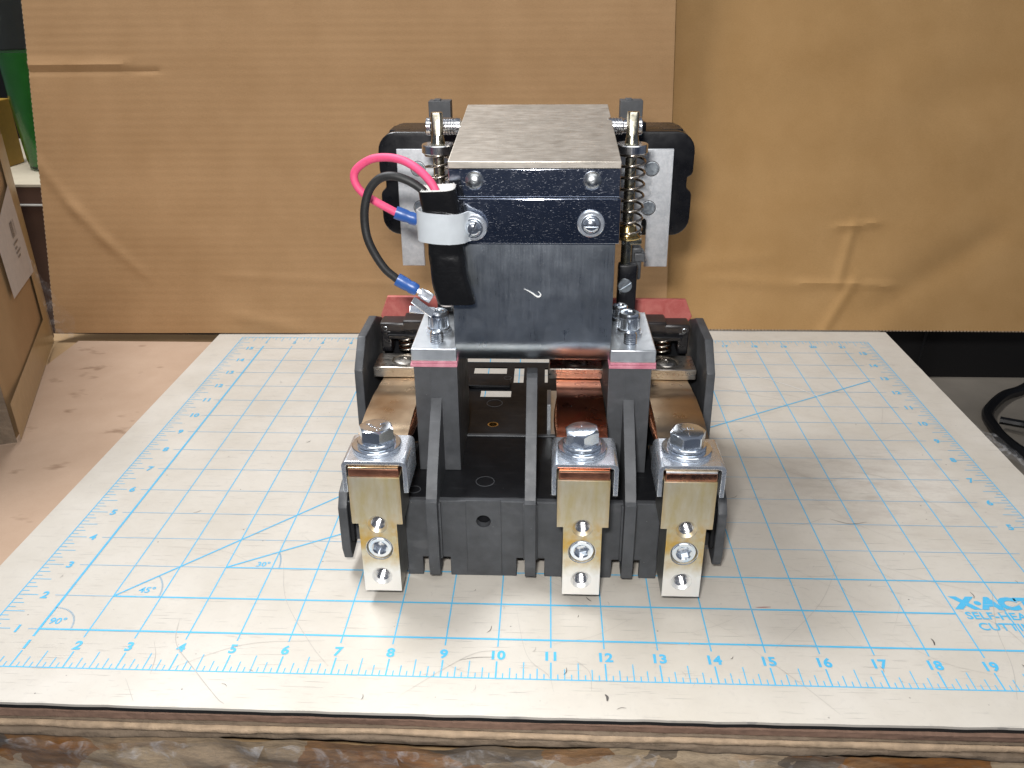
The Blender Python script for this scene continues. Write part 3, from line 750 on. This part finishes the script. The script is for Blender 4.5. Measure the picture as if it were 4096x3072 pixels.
def stud(x, y, z, r, h, name='threaded_stud'):
    rings = [(r*.8, 0)]
    n = 5
    for k in range(n):
        a = h*.85*k/n; rings += [(r*.86, a), (r, a+h*.06), (r, a+h*.09), (r*.86, a+h*.15)]
    rings += [(r*.95, h*.86), (r*.9, h*.96), (r*.7, h)]
    return MB().lathe(rings, frame((x, y, z), (0, 0, 1)), 32).build(name, 'zinc_bright', C)
for x, dx in ((8.60, 0), (12.57, 0)):
    socket_screw(x, 4.98, 4.713, .215, .34, C)
    stud(x+.02 if x < 10 else x-.02, 4.42, 4.713, .135, .25)
socket_screw(12.42, 5.62, 4.713, .17, .26, C)

# ---- coil frame
Hx0, Hx1 = 9.05, 12.165
def frame_profile():
    P = [(4.05, 8.40), (4.05, 4.93)]
    for k in range(1, 17):
        a = R(90*k/16); P.append((4.05+.72*(1-math.cos(a)), 4.93-.66*math.sin(a)))
    P += [(7.9, 4.27), (7.9, 4.50), (4.80, 4.50)]
    for k in range(1, 7):
        a = R(90-90*k/6); P.append((4.26+.50*(1-math.cos(a)), 4.92-.42*math.sin(a)))
    P += [(4.26, 8.40)]
    return P
MB().prism(frame_profile(), Hx0-.02, Hx1-.03, 'x', .01).build('coil_frame', 'frame', C)
MB().box(9.22, 12.0, 4.32, 7.85, 4.55, 8.3, .03).build('coil_core', 'carrier', C)
tp = MB().box(Hx0, Hx1, 0, 4.28, -.13, 0, .012)
ang = math.atan2(.45, 4.22)
tpo = tp.mesh('top_plate', 'top')
o = bpy.data.objects.new('top_plate', tpo); COL.objects.link(o); o.parent = C; o.location = Vector((0, 3.91, 8.44))*S-WL['contactor']; o.rotation_euler = (ang, 0, 0)
MB().box(Hx0, Hx1, 3.955, 4.048, 7.79, 8.30, .014).build('armature_plate', 'chrome', C)
MB().box(Hx0-.01, Hx1+.02, 3.86, 4.046, 6.945, 7.782, .016).build('clamp_plate', 'chrome', C)
for x in (9.52, 11.655):
    MB().lathe([(.17, 0)]+[(.17*math.cos(R(a)), .02+.11*math.sin(R(a))) for a in range(0, 90, 12)]+[(.045, .128), (.04, .112), (.01, .11)], frame((x, 3.956, 8.09), (0, -1, 0)), 32).build('rivet', 'rivet', C)
def slotted(x, y, z, ax, r, h, ang_, name, m, parent, wash=None, flat=False):
    F_ = frame((x, y, z), ax); w0 = 0
    o = None
    if wash: w0 = .09
    prof = [(r*.98, w0)]+([(r, w0+h*.7), (r*.92, w0+h)] if flat else [(r, w0+h*.25)]+[(r*math.cos(R(a)), w0+h*.25+h*.75*math.sin(R(a))) for a in range(15, 80, 13)])
    slot = MB().box(-r*1.3, r*1.3, -.02, .02, w0+h*.55, w0+h*1.5, 0, mtx=F_ @ Matrix.Rotation(R(ang_), 4, 'Z'))
    o = MB().lathe(prof, F_, 32).build(name, m, parent, cut=[slot])
    if wash:
        MB().lathe([(r*.5, 0), (wash, 0), (wash, .04), (wash-.02, .055), (r*.5, .055)], F_, 40, False, False).build('flat_washer', 'zinc', o)
        MB().lathe([(r*.5, .055), (r*1.15, .055), (r*1.15, .09), (r*.5, .09)], F_, 40, False, False).build('spring_washer', 'zinc_bright', o)
    return o
slotted(11.65, 3.855, 7.33, (0, -1, 0), .155, .13, 0, 'clamp_screw', 'zinc_bright', C, .25)
slotted(9.50, 3.74, 7.29, (0, -1, 0), .155, .13, 62, 'clamp_screw', 'zinc_bright', C, .25)
# smear scratched in the frame face
sm = MB(); P = catmull([Vector((10.42, 4.035, 6.0)), Vector((10.55, 4.035, 5.93)), Vector((10.68, 4.035, 5.84)), Vector((10.74, 4.035, 5.88)), Vector((10.69, 4.035, 5.95))], 8)
sm.tube(P, lambda t: .004+.012*math.sin(math.pi*t), 6).build('scuff_mark', 'sleeve_lining', C)

# ---- sleeve-covered resistor, its clamp and leads
def sleeve_xyz(t):     # t 0 top .. 1 bottom
    cx = 8.885+(9.155-8.885)*max(t, 0)**1.25+.03*math.sin(t*6.28); z = 8.03-2.14*t
    return cx, z
def sleeve(u, v, off=0.):
    cx, z = sleeve_xyz(v); th = 2*math.pi*u
    hw = .335+.012*math.sin(v*9)+.02*math.exp(-((v-.95)/.1)**2)-off; hd = .165+.02*math.cos(v*7)-off
    e = .55
    cxx = math.copysign(abs(math.cos(th))**e, math.cos(th)); cyy = math.copysign(abs(math.sin(th))**e, math.sin(th))
    y = 3.57+.025*math.exp(-((v-.55)/.05)**2)*math.sin(u*9)+hd*cyy+.012*pnoise(Vector((u*6, v*5, 2)))
    tilt = .10*(hw*cxx)*(1 if v < .04 else 0)
    if v < .10: z += .03*math.sin(th*1+1)*(1-v/.1)
    return Vector((cx+hw*cxx+.02*pnoise(Vector((v*6, u*4, 7))), y, z))
MB().grid(lambda u, v: sleeve(u, v), 48, 60).build('insulating_sleeve', 'sleeve', C, smooth=80)
MB().grid(lambda u, v: sleeve(u, v*.05-.012, .012), 96, 4).build('sleeve_lining', 'sleeve_lining', C, smooth=80)
ln = MB()
for k in range(46):
    a = k/46; p = sleeve(a, 0, .01); q_ = p+Vector((rnd.uniform(-.02, .02), rnd.uniform(-.02, .02), rnd.uniform(.015, .05)))
    ln.tube([p, q_], .005, 4)
lo = ln.build('frayed_threads', 'sleeve_lining', C); lo['kind'] = 'stuff'
MB().lathe([(.12, 0), (.14, .1), (.14, 1.0), (.1, 1.1)], Matrix.Translation((9.12, 3.6, 5.97)) @ Matrix.Rotation(R(-6), 4, 'Y'), 24).build('resistor_body', 'ceramic', C)
MB().lathe([(.13, -.16), (.15, -.12), (.15, .1)], Matrix.Translation((8.97, 3.62, 5.98)), 24).build('resistor_cap', 'ceramic', C)
# nylon strap: hugs the sleeve then runs flat to the screw
def strap_path():
    P = []
    for k in range(17):
        a = R(180+180*k/16*.78-20); P.append(Vector((8.905+.385*math.cos(a), 3.59+.225*math.sin(a), 0)))
    P[0:0] = [Vector((8.7, 3.83, 0)), Vector((8.56, 3.75, 0))]
    P += [Vector((9.30, 3.50, 0)), Vector((9.36, 3.62, 0)), Vector((9.42, 3.72, 0)), Vector((9.55, 3.735, 0)), Vector((9.70, 3.735, 0))]
    return catmull(P, 3)
SPH = strap_path()
def strap_grid(off, flip=False):
    n = len(SPH)-1
    def f(u, v):
        i = int(round(u*n)); p = SPH[i]; t = (SPH[min(i+1, n)]-SPH[max(i-1, 0)]).normalized(); nr = Vector((t.y, -t.x, 0))
        hz = .275
        if u > .9: hz = .275*math.sqrt(max(.01, 1-((u-.9)/.1)**2*.9))
        z = 7.38-.08*u+(v-.5)*2*hz+(.02*math.sin(u*3))
        return p+nr*off+Vector((0, 0, z))
    return f, n
f0, n0 = strap_grid(.0); f1, _ = strap_grid(.035)
b = MB(); b.grid(f0, n0, 6); b.grid(f1, n0, 6)
for vv in (0., 1.):
    for i in range(n0): b.quad([f0(i/n0, vv), f0((i+1)/n0, vv), f1((i+1)/n0, vv), f1(i/n0, vv)])
b.build('nylon_cable_clamp', 'nylon', C, smooth=50)
pw = [(8.90, 3.55, 7.85), (8.80, 3.58, 8.10), (8.56, 3.72, 8.32), (8.24, 3.95, 8.45), (7.90, 4.15, 8.47), (7.56, 4.3, 8.40), (7.27, 4.4, 8.20), (7.22, 4.4, 8.0), (7.35, 4.38, 7.78), (7.62, 4.30, 7.62), (7.90, 4.25, 7.48), (8.05, 4.25, 7.40)]
MB().tube(pw, .076, 14, smooth=8).build('pink_lead', 'pink_wire', C, smooth=80)
bw = [(8.75, 3.52, 7.85), (8.62, 3.52, 8.02), (8.40, 3.52, 8.17), (8.12, 3.55, 8.255), (7.86, 3.6, 8.20), (7.66, 3.62, 8.00), (7.55, 3.62, 7.70), (7.52, 3.62, 7.38), (7.56, 3.6, 7.08), (7.68, 3.6, 6.78), (7.84, 3.6, 6.52), (8.00, 3.62, 6.36), (8.10, 3.64, 6.27)]
MB().tube(bw, .078, 14, smooth=8).build('black_lead', 'black_wire', C, smooth=80)
def terminal(p, d, name_):
    p = Vector(p); d = Vector(d).normalized()
    o = MB().tube([p-d*.04, p+d*.02, p+d*.16, p+d*.22, p+d*.27, p+d*.36, p+d*.40], lambda t: (.125, .128, .125, .112, .125, .118, .10)[min(6, int(round(t*6)))], 16, flat=.8).build('crimp_terminal', 'blue', C, smooth=60)
    e = p+d*.40
    up = Vector((0, -1, .2)).normalized(); sdv = d.cross(up).normalized()
    b = MB(); b.tube([e-d*.02, e+d*.08], .05, 8)
    F_ = Matrix((sdv, d, up)).transposed().to_4x4(); F_.translation = e+d*.05
    b.box(-.085, .085, 0, .26, -.01, .01, .004, mtx=F_).box(-.10, -.045, .06, .26, .012, .04, .012, mtx=F_).box(.045, .10, .06, .26, .012, .04, .012, mtx=F_)
    b.build('spade_connector', 'zinc', o); return o
terminal((8.02, 4.25, 7.42), (.93, .05, -.36), 'a')
terminal((8.07, 3.63, 6.30), (.85, -.02, -.50), 'b')
# tab pair the leads plug onto
def blade(p, d, w, L, tilt):
    d = Vector(d).normalized(); up = Vector((0, math.sin(R(tilt))*-1, math.cos(R(tilt)))); sdv = d.cross(up).normalized(); up = sdv.cross(d)
    F_ = Matrix((d, sdv, up)).transposed().to_4x4(); F_.translation = Vector(p)
    MB().box(0, L, -w/2, w/2, -.015, .015, .006, mtx=F_).build('spade_tab', 'zinc', C)
blade((8.62, 4.35, 5.42), (-.95, -.1, .10), .17, .5, 30)
blade((8.60, 4.2, 5.40), (-.72, -.1, .62), .15, .5, 40)

# ---- guide rods, collars, springs
def spring(x, y, z0, z1, r, wr, turns, name, m, parent, extra=1.6, r1=None):
    P = []; n = int(turns*26)
    for k in range(n+1):
        t = k/n; a = 2*math.pi*turns*t
        rr = r+((r1-r)*t if r1 else 0)
        tt = t
        if t < .08: tt = t*.35
        elif t > .92: tt = 1-(1-t)*.35
        else: tt = .028+(t-.08)/.84*.944
        P.append((x+rr*math.cos(a), y+rr*math.sin(a), z0+(z1-z0)*tt))
    return MB().tube(P, wr, 8).build(name, m, parent, smooth=80)
for x, dx in ((8.595, 0), (12.55, .03)):
    rod = MB().lathe([(.115, 5.75), (.115, 8.30), (.15, 8.38), (.14, 8.42), (.12, 8.55)], frame((x, 6.2, 0), (0, 0, 1)), 32)
    rod.lathe([(lambda th: .12, 8.54), (lambda th: min(.118, .098/max(.2, abs(math.sin(th)))), 8.60), (lambda th: min(.125, .098/max(.2, abs(math.sin(th)))), 8.93), (lambda th: min(.115, .09/max(.2, abs(math.sin(th)))), 8.99)], frame((x, 6.2, 0), (0, 0, 1)), 40)
    rod.build('guide_rod', 'rod', C)
    MB().lathe([(.13, 8.19), (.32, 8.19), (.335, 8.205), (.335, 8.35), (.32, 8.37), (.13, 8.372)], frame((x, 6.2, 0), (0, 0, 1)), 48).build('spring_collar', 'aluminium', C)
    spring(x+dx, 6.2, 6.50, 8.20, .262, .027, 8.2, 'compression_spring', 'spring', C)
    MB().lathe([(.13, 6.42), (.29, 6.42), (.30, 6.45), (.24, 6.50), (.17, 6.68), (.12, 6.70)], frame((x, 6.2, 0), (0, 0, 1)), 40).build('spring_seat', 'brass', C)
    MB().box(x-.12, x+.31, 6.1, 6.5, 6.29, 6.40, .02).build('retaining_clip', 'rod', C)
    MB().box(x-.16, x+.25, 6.05, 6.34, 4.72, 5.86, .06, 3).build('rod_bracket', 'black_cover', C)
    slotted(x-.01, 6.048, 5.40, (0, -1, 0), .155, .05, 35, 'bracket_screw', 'screw_dull', C, flat=True)
    MB().box(x+.16, x+.40, 6.7, 7.0, 5.30, 6.05, .05).box(x+.22, x+.46, 6.6, 7.05, 5.75, 5.95, .03).build('link_arm', 'phenolic', C)
# pivot shaft
sh = MB()
rr = [(.16, 8.27), (.185, 8.29), (.185, 8.37), (.16, 8.39), (.145, 8.40), (.145, 8.56)]
for k in range(12): rr += [(.178 if k % 2 else .170, 8.57+.03*k), (.178 if k % 2 else .170, 8.59+.03*k)]
rr += [(.17, 9.0), (.1, 9.04)]
sh.lathe(rr, frame((0, 6.9, 8.61), (1, 0, 0)), 36).build('pivot_shaft', 'aluminium', C)
sh = MB()
rr = [(.1, 12.08), (.17, 12.1)]
for k in range(10): rr += [(.178 if k % 2 else .168, 12.1+.03*k), (.178 if k % 2 else .168, 12.12+.03*k)]
rr += [(.145, 12.42), (.145, 12.62), (.185, 12.63), (.185, 12.79), (.165, 12.81)]
sh.lathe(rr, frame((0, 6.9, 8.61), (1, 0, 0)), 36).build('pivot_shaft', 'aluminium', C)

# ---- rear cover, posts, steel side plates
prof = rounded(6.86, 14.25, 5.80, 8.16, .42)
WST = [(14.25, 7.32), (14.22, 7.24), (14.12, 7.19), (14.12, 6.93), (14.22, 6.86), (14.25, 6.78)]
prof = prof[:1]+prof[1:7]+prof[7:14]+[(21.11-a, b_) for a, b_ in WST]+prof[14:]+[(a, b_) for a, b_ in WST[::-1]]
prof = [(x, z+(.20*math.cos((x-10.55)/3.7*1.35) if z > 7.6 else 0)) for x, z in prof]
def notch(P):
    out = []
    for p in P:
        out.append(p)
    i = max(range(len(P)), key=lambda k: (P[k][0], P[k][1]))
    return out
cov = MB().prism(prof, 8.62, 10.1, 'y', .07, 4)
cov.build('rear_cover', 'black_cover', C)
for x0, x1 in ((7.1, 7.6), (13.5, 14.0)):
    MB().box(x0, x1, 8.9, 9.6, 8.13, 8.24, .04).build('cover_lug', 'black_cover', C)
for x in (8.3, 12.78):
    MB().box(x-.26, x+.26, 9.05, 9.45, 8.1, 8.86, .015).box(x-.14, x+.02, 9.12, 9.38, 8.85, 8.89, .015).build('cover_post', 'phenolic', C)
    MB().box(x-.33-.0, x+.33, 8.75, 9.0, 8.15, 8.42, .04).build('post_root', 'black_cover', C)
def side_plate(mir):
    X = (lambda x: 21.07-x) if mir else (lambda x: x)
    P = [(12.5, 7.90), (13.72, 7.90), (13.74, 5.12), (13.19, 5.12), (13.19, 6.18), (13.175, 6.26), (13.13, 6.30), (13.085, 6.26), (13.07, 6.18), (13.07, 5.95), (12.5, 5.95)]
    P = [(X(a), b_) for a, b_ in P]
    if mir: P = P[::-1]
    MB().prism(P, 8.28, 8.36, 'y', .012).build('side_plate', 'plate_rough', C)
    for (x, z, an) in ((13.235, 7.46, 35), (13.21, 6.55, 85)):
        slotted(X(x), 8.275, z, (0, -1, 0), .155, .035, -an, 'plate_screw', 'screw_dull', C, flat=True)
        MB().lathe([(.165, 0), (.178, 0), (.178, .006), (.165, .006)], frame((X(x), 8.279, z), (0, -1, 0)), 32, False, False).build('screw_recess', 'blackgap', C)
    MB().box(min(X(12.6), X(13.6)), max(X(12.6), X(13.6)), 8.365, 8.62, 6.3, 7.7, .03).build('plate_spacer', 'black_cover', C)
side_plate(False); side_plate(True)
MB().box(10.0, 11.2, 7.9, 8.6, 4.6, 8.1, .04).build('rear_yoke', 'phenolic_dark', C)

# ---- red fibre board and moving contact carriers
RB = [(6.87, 3.2), (6.87, 3.75), (6.78, 3.98), (6.97, 4.47), (14.2, 4.43), (14.38, 4.0), (14.26, 3.8), (14.26, 3.2)]
MB().prism(RB, 7.85, 7.97, 'y', .015).build('fibre_board', 'red_fibre', C)
for s_, x0, x1 in ((1, 6.93, 8.55), (-1, 14.19, 12.6)):
    X = lambda a: x0+s_*a
    def bxx(b, a0, a1, y0, y1, z0, z1, bev=.02): b.box(min(X(a0), X(a1)), max(X(a0), X(a1)), y0, y1, z0, z1, bev)
    b = MB(); bxx(b, 0, .62, 6.88, 7.40, 3.93, 4.155, .05); bxx(b, .54, 1.6, 6.88, 7.48, 3.95, 4.215, .05); b.build('contact_carrier', 'carrier', C)
    b = MB(); bxx(b, .02, 1.6, 6.92, 7.3, 3.80, 4.0, .03); bxx(b, .18, 1.6, 6.80, 7.3, 3.78, 3.90, .035); bxx(b, .02, .26, 6.9, 7.4, 3.42, 3.95, .03); b.build('carrier_skirt', 'black_cover', C)
    MB().lathe([(.05, 0), (.058, .004), (.048, .008), (.045, .0)], frame((X(.13), 6.878, 4.02), (0, -1, 0)), 20, False, False).build('ejector_ring', 'screw_dull', C)
    MB().box(min(X(-.05), X(1.6)), max(X(-.05), X(1.6)), 7.46, 7.8, 1.72, 3.94, .02).build('carrier_back', 'phenolic_dark', C)
    MB().box(min(X(.35), X(.95)), max(X(.35), X(.95)), 7.30, 7.45, 3.3, 3.8, .02).build('moving_contact', 'copper_dark', C)
    spring(X(.62), 7.0, 3.44, 3.85, .19, .030, 3.6, 'contact_spring', 'spring', C)
# ---- per pole: contact bar, strap, braids, clamp bracket, hex bolt, lug
def screw_thread():
    b = MB(); rings = [(.195, 0), (.142, .05)]
    for k in range(9): rings += [(.128, .06+k*.05), (.128, .07+k*.05), (.146, .095+k*.05)]
    rings += [(.13, .52), (.002, .53)]
    return rings
first = None
for pi, px in enumerate(POLES):
    mid = pi == 1
    L0, L1 = px-.72, px+.68
    if mid: L0, L1 = px-.66, px+.72
    bar = MB().box(L0, L1, 5.93, 6.74, 3.20, 3.455, .022).build('contact_bar', 'contact', C, cut=[MB().lathe([(.30, 0), (.30, 1)], frame((px-.06 if pi != 2 else px+.04, 6.36, 3.40), (0, 0, 1)), 36)])
    bx_ = px-.06 if pi != 2 else px+.04
    MB().lathe([(.29, 3.39), (.27, 3.41), (.25, 3.435)]+[(.25*math.cos(R(a)), 3.435+.05*math.sin(R(a))) for a in (20, 45, 65)]+[(.07, 3.486), (.06, 3.47), (.01, 3.468)], frame((bx_, 6.36, 0), (0, 0, 1)), 36).build('contact_rivet', 'contact', bar)
    # strap: over the bar's underside, down a step, forward to the bracket
    def sp(u, v, off=0., px=px, mid=mid):
        w = .495
        PY = [(6.6, 3.19), (5.92, 3.19), (5.78, 3.20), (5.35, 3.26), (5.10, 3.285), (4.70, 3.33), (4.05, 3.345), (3.5, 3.30), (3.1, 3.24), (2.6, 3.215), (2.03, 3.21)]
        t = u*(len(PY)-1); i = min(int(t), len(PY)-2); q = t-i
        y = PY[i][0]*(1-q)+PY[i+1][0]*q; z = PY[i][1]*(1-q)+PY[i+1][1]*q
        z += .012*math.sin(u*31)*(0 if u > .75 else 1)*.5
        return Vector((px+(v-.5)*2*w, y, z+off))
    m_ = 'strap_shaded' if mid else 'strap'
    b = MB(); b.grid(lambda u, v: sp(u, v), 60, 6); b.grid(lambda u, v: sp(u, v, -.03), 60, 6)
    for vv in (0, 1):
        for i in range(60): b.quad([sp(i/60, vv), sp((i+1)/60, vv), sp((i+1)/60, vv, -.03), sp(i/60, vv, -.03)])
    b.quad([sp(1, 0), sp(1, 1), sp(1, 1, -.03), sp(1, 0, -.03)])
    b.build('flexible_strap', m_, C, smooth=60)
    for sx in (-1, 1):      # braid bulging out at either side under the strap
        br = MB()
        for st in range(5):
            P = []
            for k in range(60):
                t = k/59; y = 5.1-2.2*t; a = t*34+st*2*math.pi/5
                bul = .06*math.sin(math.pi*min(1, t*1.15))
                P.append((px+sx*(.43+bul)+.045*math.cos(a), y, 3.12-.05*math.sin(math.pi*t)+.095*math.sin(a)))
            br.tube(P, .026, 5)
        o_ = br.build('copper_braid', 'copper_dark', C, smooth=80)
    # laminated copper end on the lug
    cf_ = MB(); cf_.box(px-.475, px+.485, 2.012, 3.0, 2.957, 3.135, .03, 3); cf_.build('copper_foil_stack', 'copper_edge' if pi != 2 else 'copper', C)
    MB().box(px-.470, px+.475, 1.995, 3.02, 3.140, 3.176, .012).build('pressure_strip', 'strap' if pi != 2 else 'plate_rough', C)
    MB().box(px-.40, px+.40, 2.2, 3.4, 2.4, 2.95, .02).build('support_post', 'phenolic_dark', C)
    # U bracket
    ox = px+.02
    OP = [(-.62, 2.60), (-.62, 3.17)]+[(-.62+.11*(1-math.cos(R(a))), 3.17+.11*math.sin(R(a))) for a in (22, 45, 67, 90)]
    OP += [(-a, b_) for a, b_ in OP[::-1]]
    IP = [(-.535, 2.60), (-.535, 3.16)]+[(-.535+.035*(1-math.cos(R(a))), 3.16+.035*math.sin(R(a))) for a in (30, 60, 90)]
    IP += [(-a, b_) for a, b_ in IP[::-1]]
    poly = [(ox+a, b_) for a, b_ in OP]+[(ox+a, b_) for a, b_ in IP[::-1]]
    brk = MB().prism(poly, 2.04, 3.08, 'y', .010).build('clamp_bracket', 'zinc', C)
    # hex bolt with washers
    by = 2.62; F_ = frame((px-.02, by, 3.282), (0, 0, 1))
    tilt = Matrix.Rotation(R((-2, 3, 1)[pi]), 4, 'Y') @ Matrix.Rotation(R((2, 0, -3)[pi]), 4, 'X')
    hb_ = MB(); rot = R((10, 25, 52)[pi]); a_ = .345; z1 = .44; rin = .285
    hb_.lathe([(.2, .0), (.285, .187), (hexr(a_, rot), .205), (hexr(a_, rot), lambda th: z1-(hexr(a_, rot)(th)-rin)*.55), (rin, z1), (rin-.02, z1+.004)], F_ @ tilt, 72)
    bolt = hb_.build('hex_bolt', 'zinc_bright', C, smooth=22)
    MB().lathe([(.18, 0), (.46, 0), (.475, .012), (.475, .07), (.46, .085), (.18, .085)], F_, 64, False, False).build('flat_washer', 'zinc_bright', bolt)
    MB().lathe([(.18, .086), (.355, .092), (.37, .108), (.37, .158), (.35, .176), (.18, .185)], F_, 64, False, False).build('spring_washer', 'zinc_bright', bolt)
    gm = MB()
    for k in range(3 if pi != 2 else 1):
        A = R(90+120*k+(15, 60, 0)[pi]); gm.box(.09, .20, -.012, .012, z1, z1+.014, .004, mtx=F_ @ tilt @ Matrix.Rotation(A, 4, 'Z'))
    for k in range(6):
        gm.box(-.1+.04*k, -.085+.04*k+.01*(k % 2), -.10, -.05+.01*(k % 3), z1, z1+.014, .003, mtx=F_ @ tilt @ Matrix.Rotation(R((140, 150, -5)[pi]+k*6), 4, 'Z'))
    gm.build('head_marks', 'zinc_bright', bolt)
    # lug
    if first is None:
        LP = [(-.37, .29), (.375, .29), (.375, 1.905), (.495, 1.905), (.495, 2.955), (-.495, 2.955), (-.495, 1.905), (-.37, 1.905)]
        rn = []
        lug = MB().prism(LP, -.0, .86, 'y', .010)
        cuts = []
        for zc in (1.90, .665):
            cuts.append(MB().lathe([(.215, -.02), (.142, .053), (.142, .6)], frame((0, 0, zc), (0, 1, 0)), 40))
        cuts.append(MB().lathe([(.285, -.02), (.25, .035), (.25, .6)], frame((0, 0, 1.335), (0, 1, 0)), 40))
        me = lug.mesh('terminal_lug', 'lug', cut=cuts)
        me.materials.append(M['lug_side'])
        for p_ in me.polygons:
            if abs(p_.normal.x) > .9 or p_.normal.z < -.9: p_.material_index = 1  # side and bottom faces take the painted dark reflection
        th_me, th_me2 = [MB().lathe([(r_*.985, h_) for r_, h_ in screw_thread()[1:]], frame((0, 0, zc), (0, 1, 0)), 40, False, True).mesh('thread', 'aluminium') for zc in (1.90, .665)]
        cfs = [MB().lathe([(.2035, -.0015), (.1935, .003), (.1415, .0535)], frame((0, 0, zc), (0, 1, 0)), 40, False, False).mesh('chamfer', 'aluminium') for zc in (1.90, .665)]
        cfs.append(MB().lathe([(.272, -.0015), (.262, .004), (.249, .05), (.249, .2)], frame((0, 0, 1.335), (0, 1, 0)), 40, False, False).mesh('chamfer', 'aluminium'))
        sr = [(.235, .3), (.235, .03), (.215, .008), (.155, .008), (hexr(.14, .3), .03), (hexr(.14, .3), .17), (.01, .19)]
        ss_me = MB().lathe(sr, frame((0, 0, 1.335), (0, 1, 0)), 72).mesh('set_screw', 'zinc_bright')
        first = True
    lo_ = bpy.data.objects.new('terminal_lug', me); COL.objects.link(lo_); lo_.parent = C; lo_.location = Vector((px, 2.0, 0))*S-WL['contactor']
    for nm, mm in [('thread', th_me), ('thread', th_me2), ('set_screw', ss_me)]+[('chamfer', c_) for c_ in cfs]:
        k_ = bpy.data.objects.new(nm, mm); COL.objects.link(k_); k_.parent = lo_
    if pi == 1:
        MB().box(10.89, 11.25, 5.8, 8.2, 1.72, 1.80, .01).build('blowout_plate', 'tab', C)
        MB().box(10.89, 10.98, 5.8, 6.6, 1.80, 2.6, .01).build('arc_runner', 'tab', C)
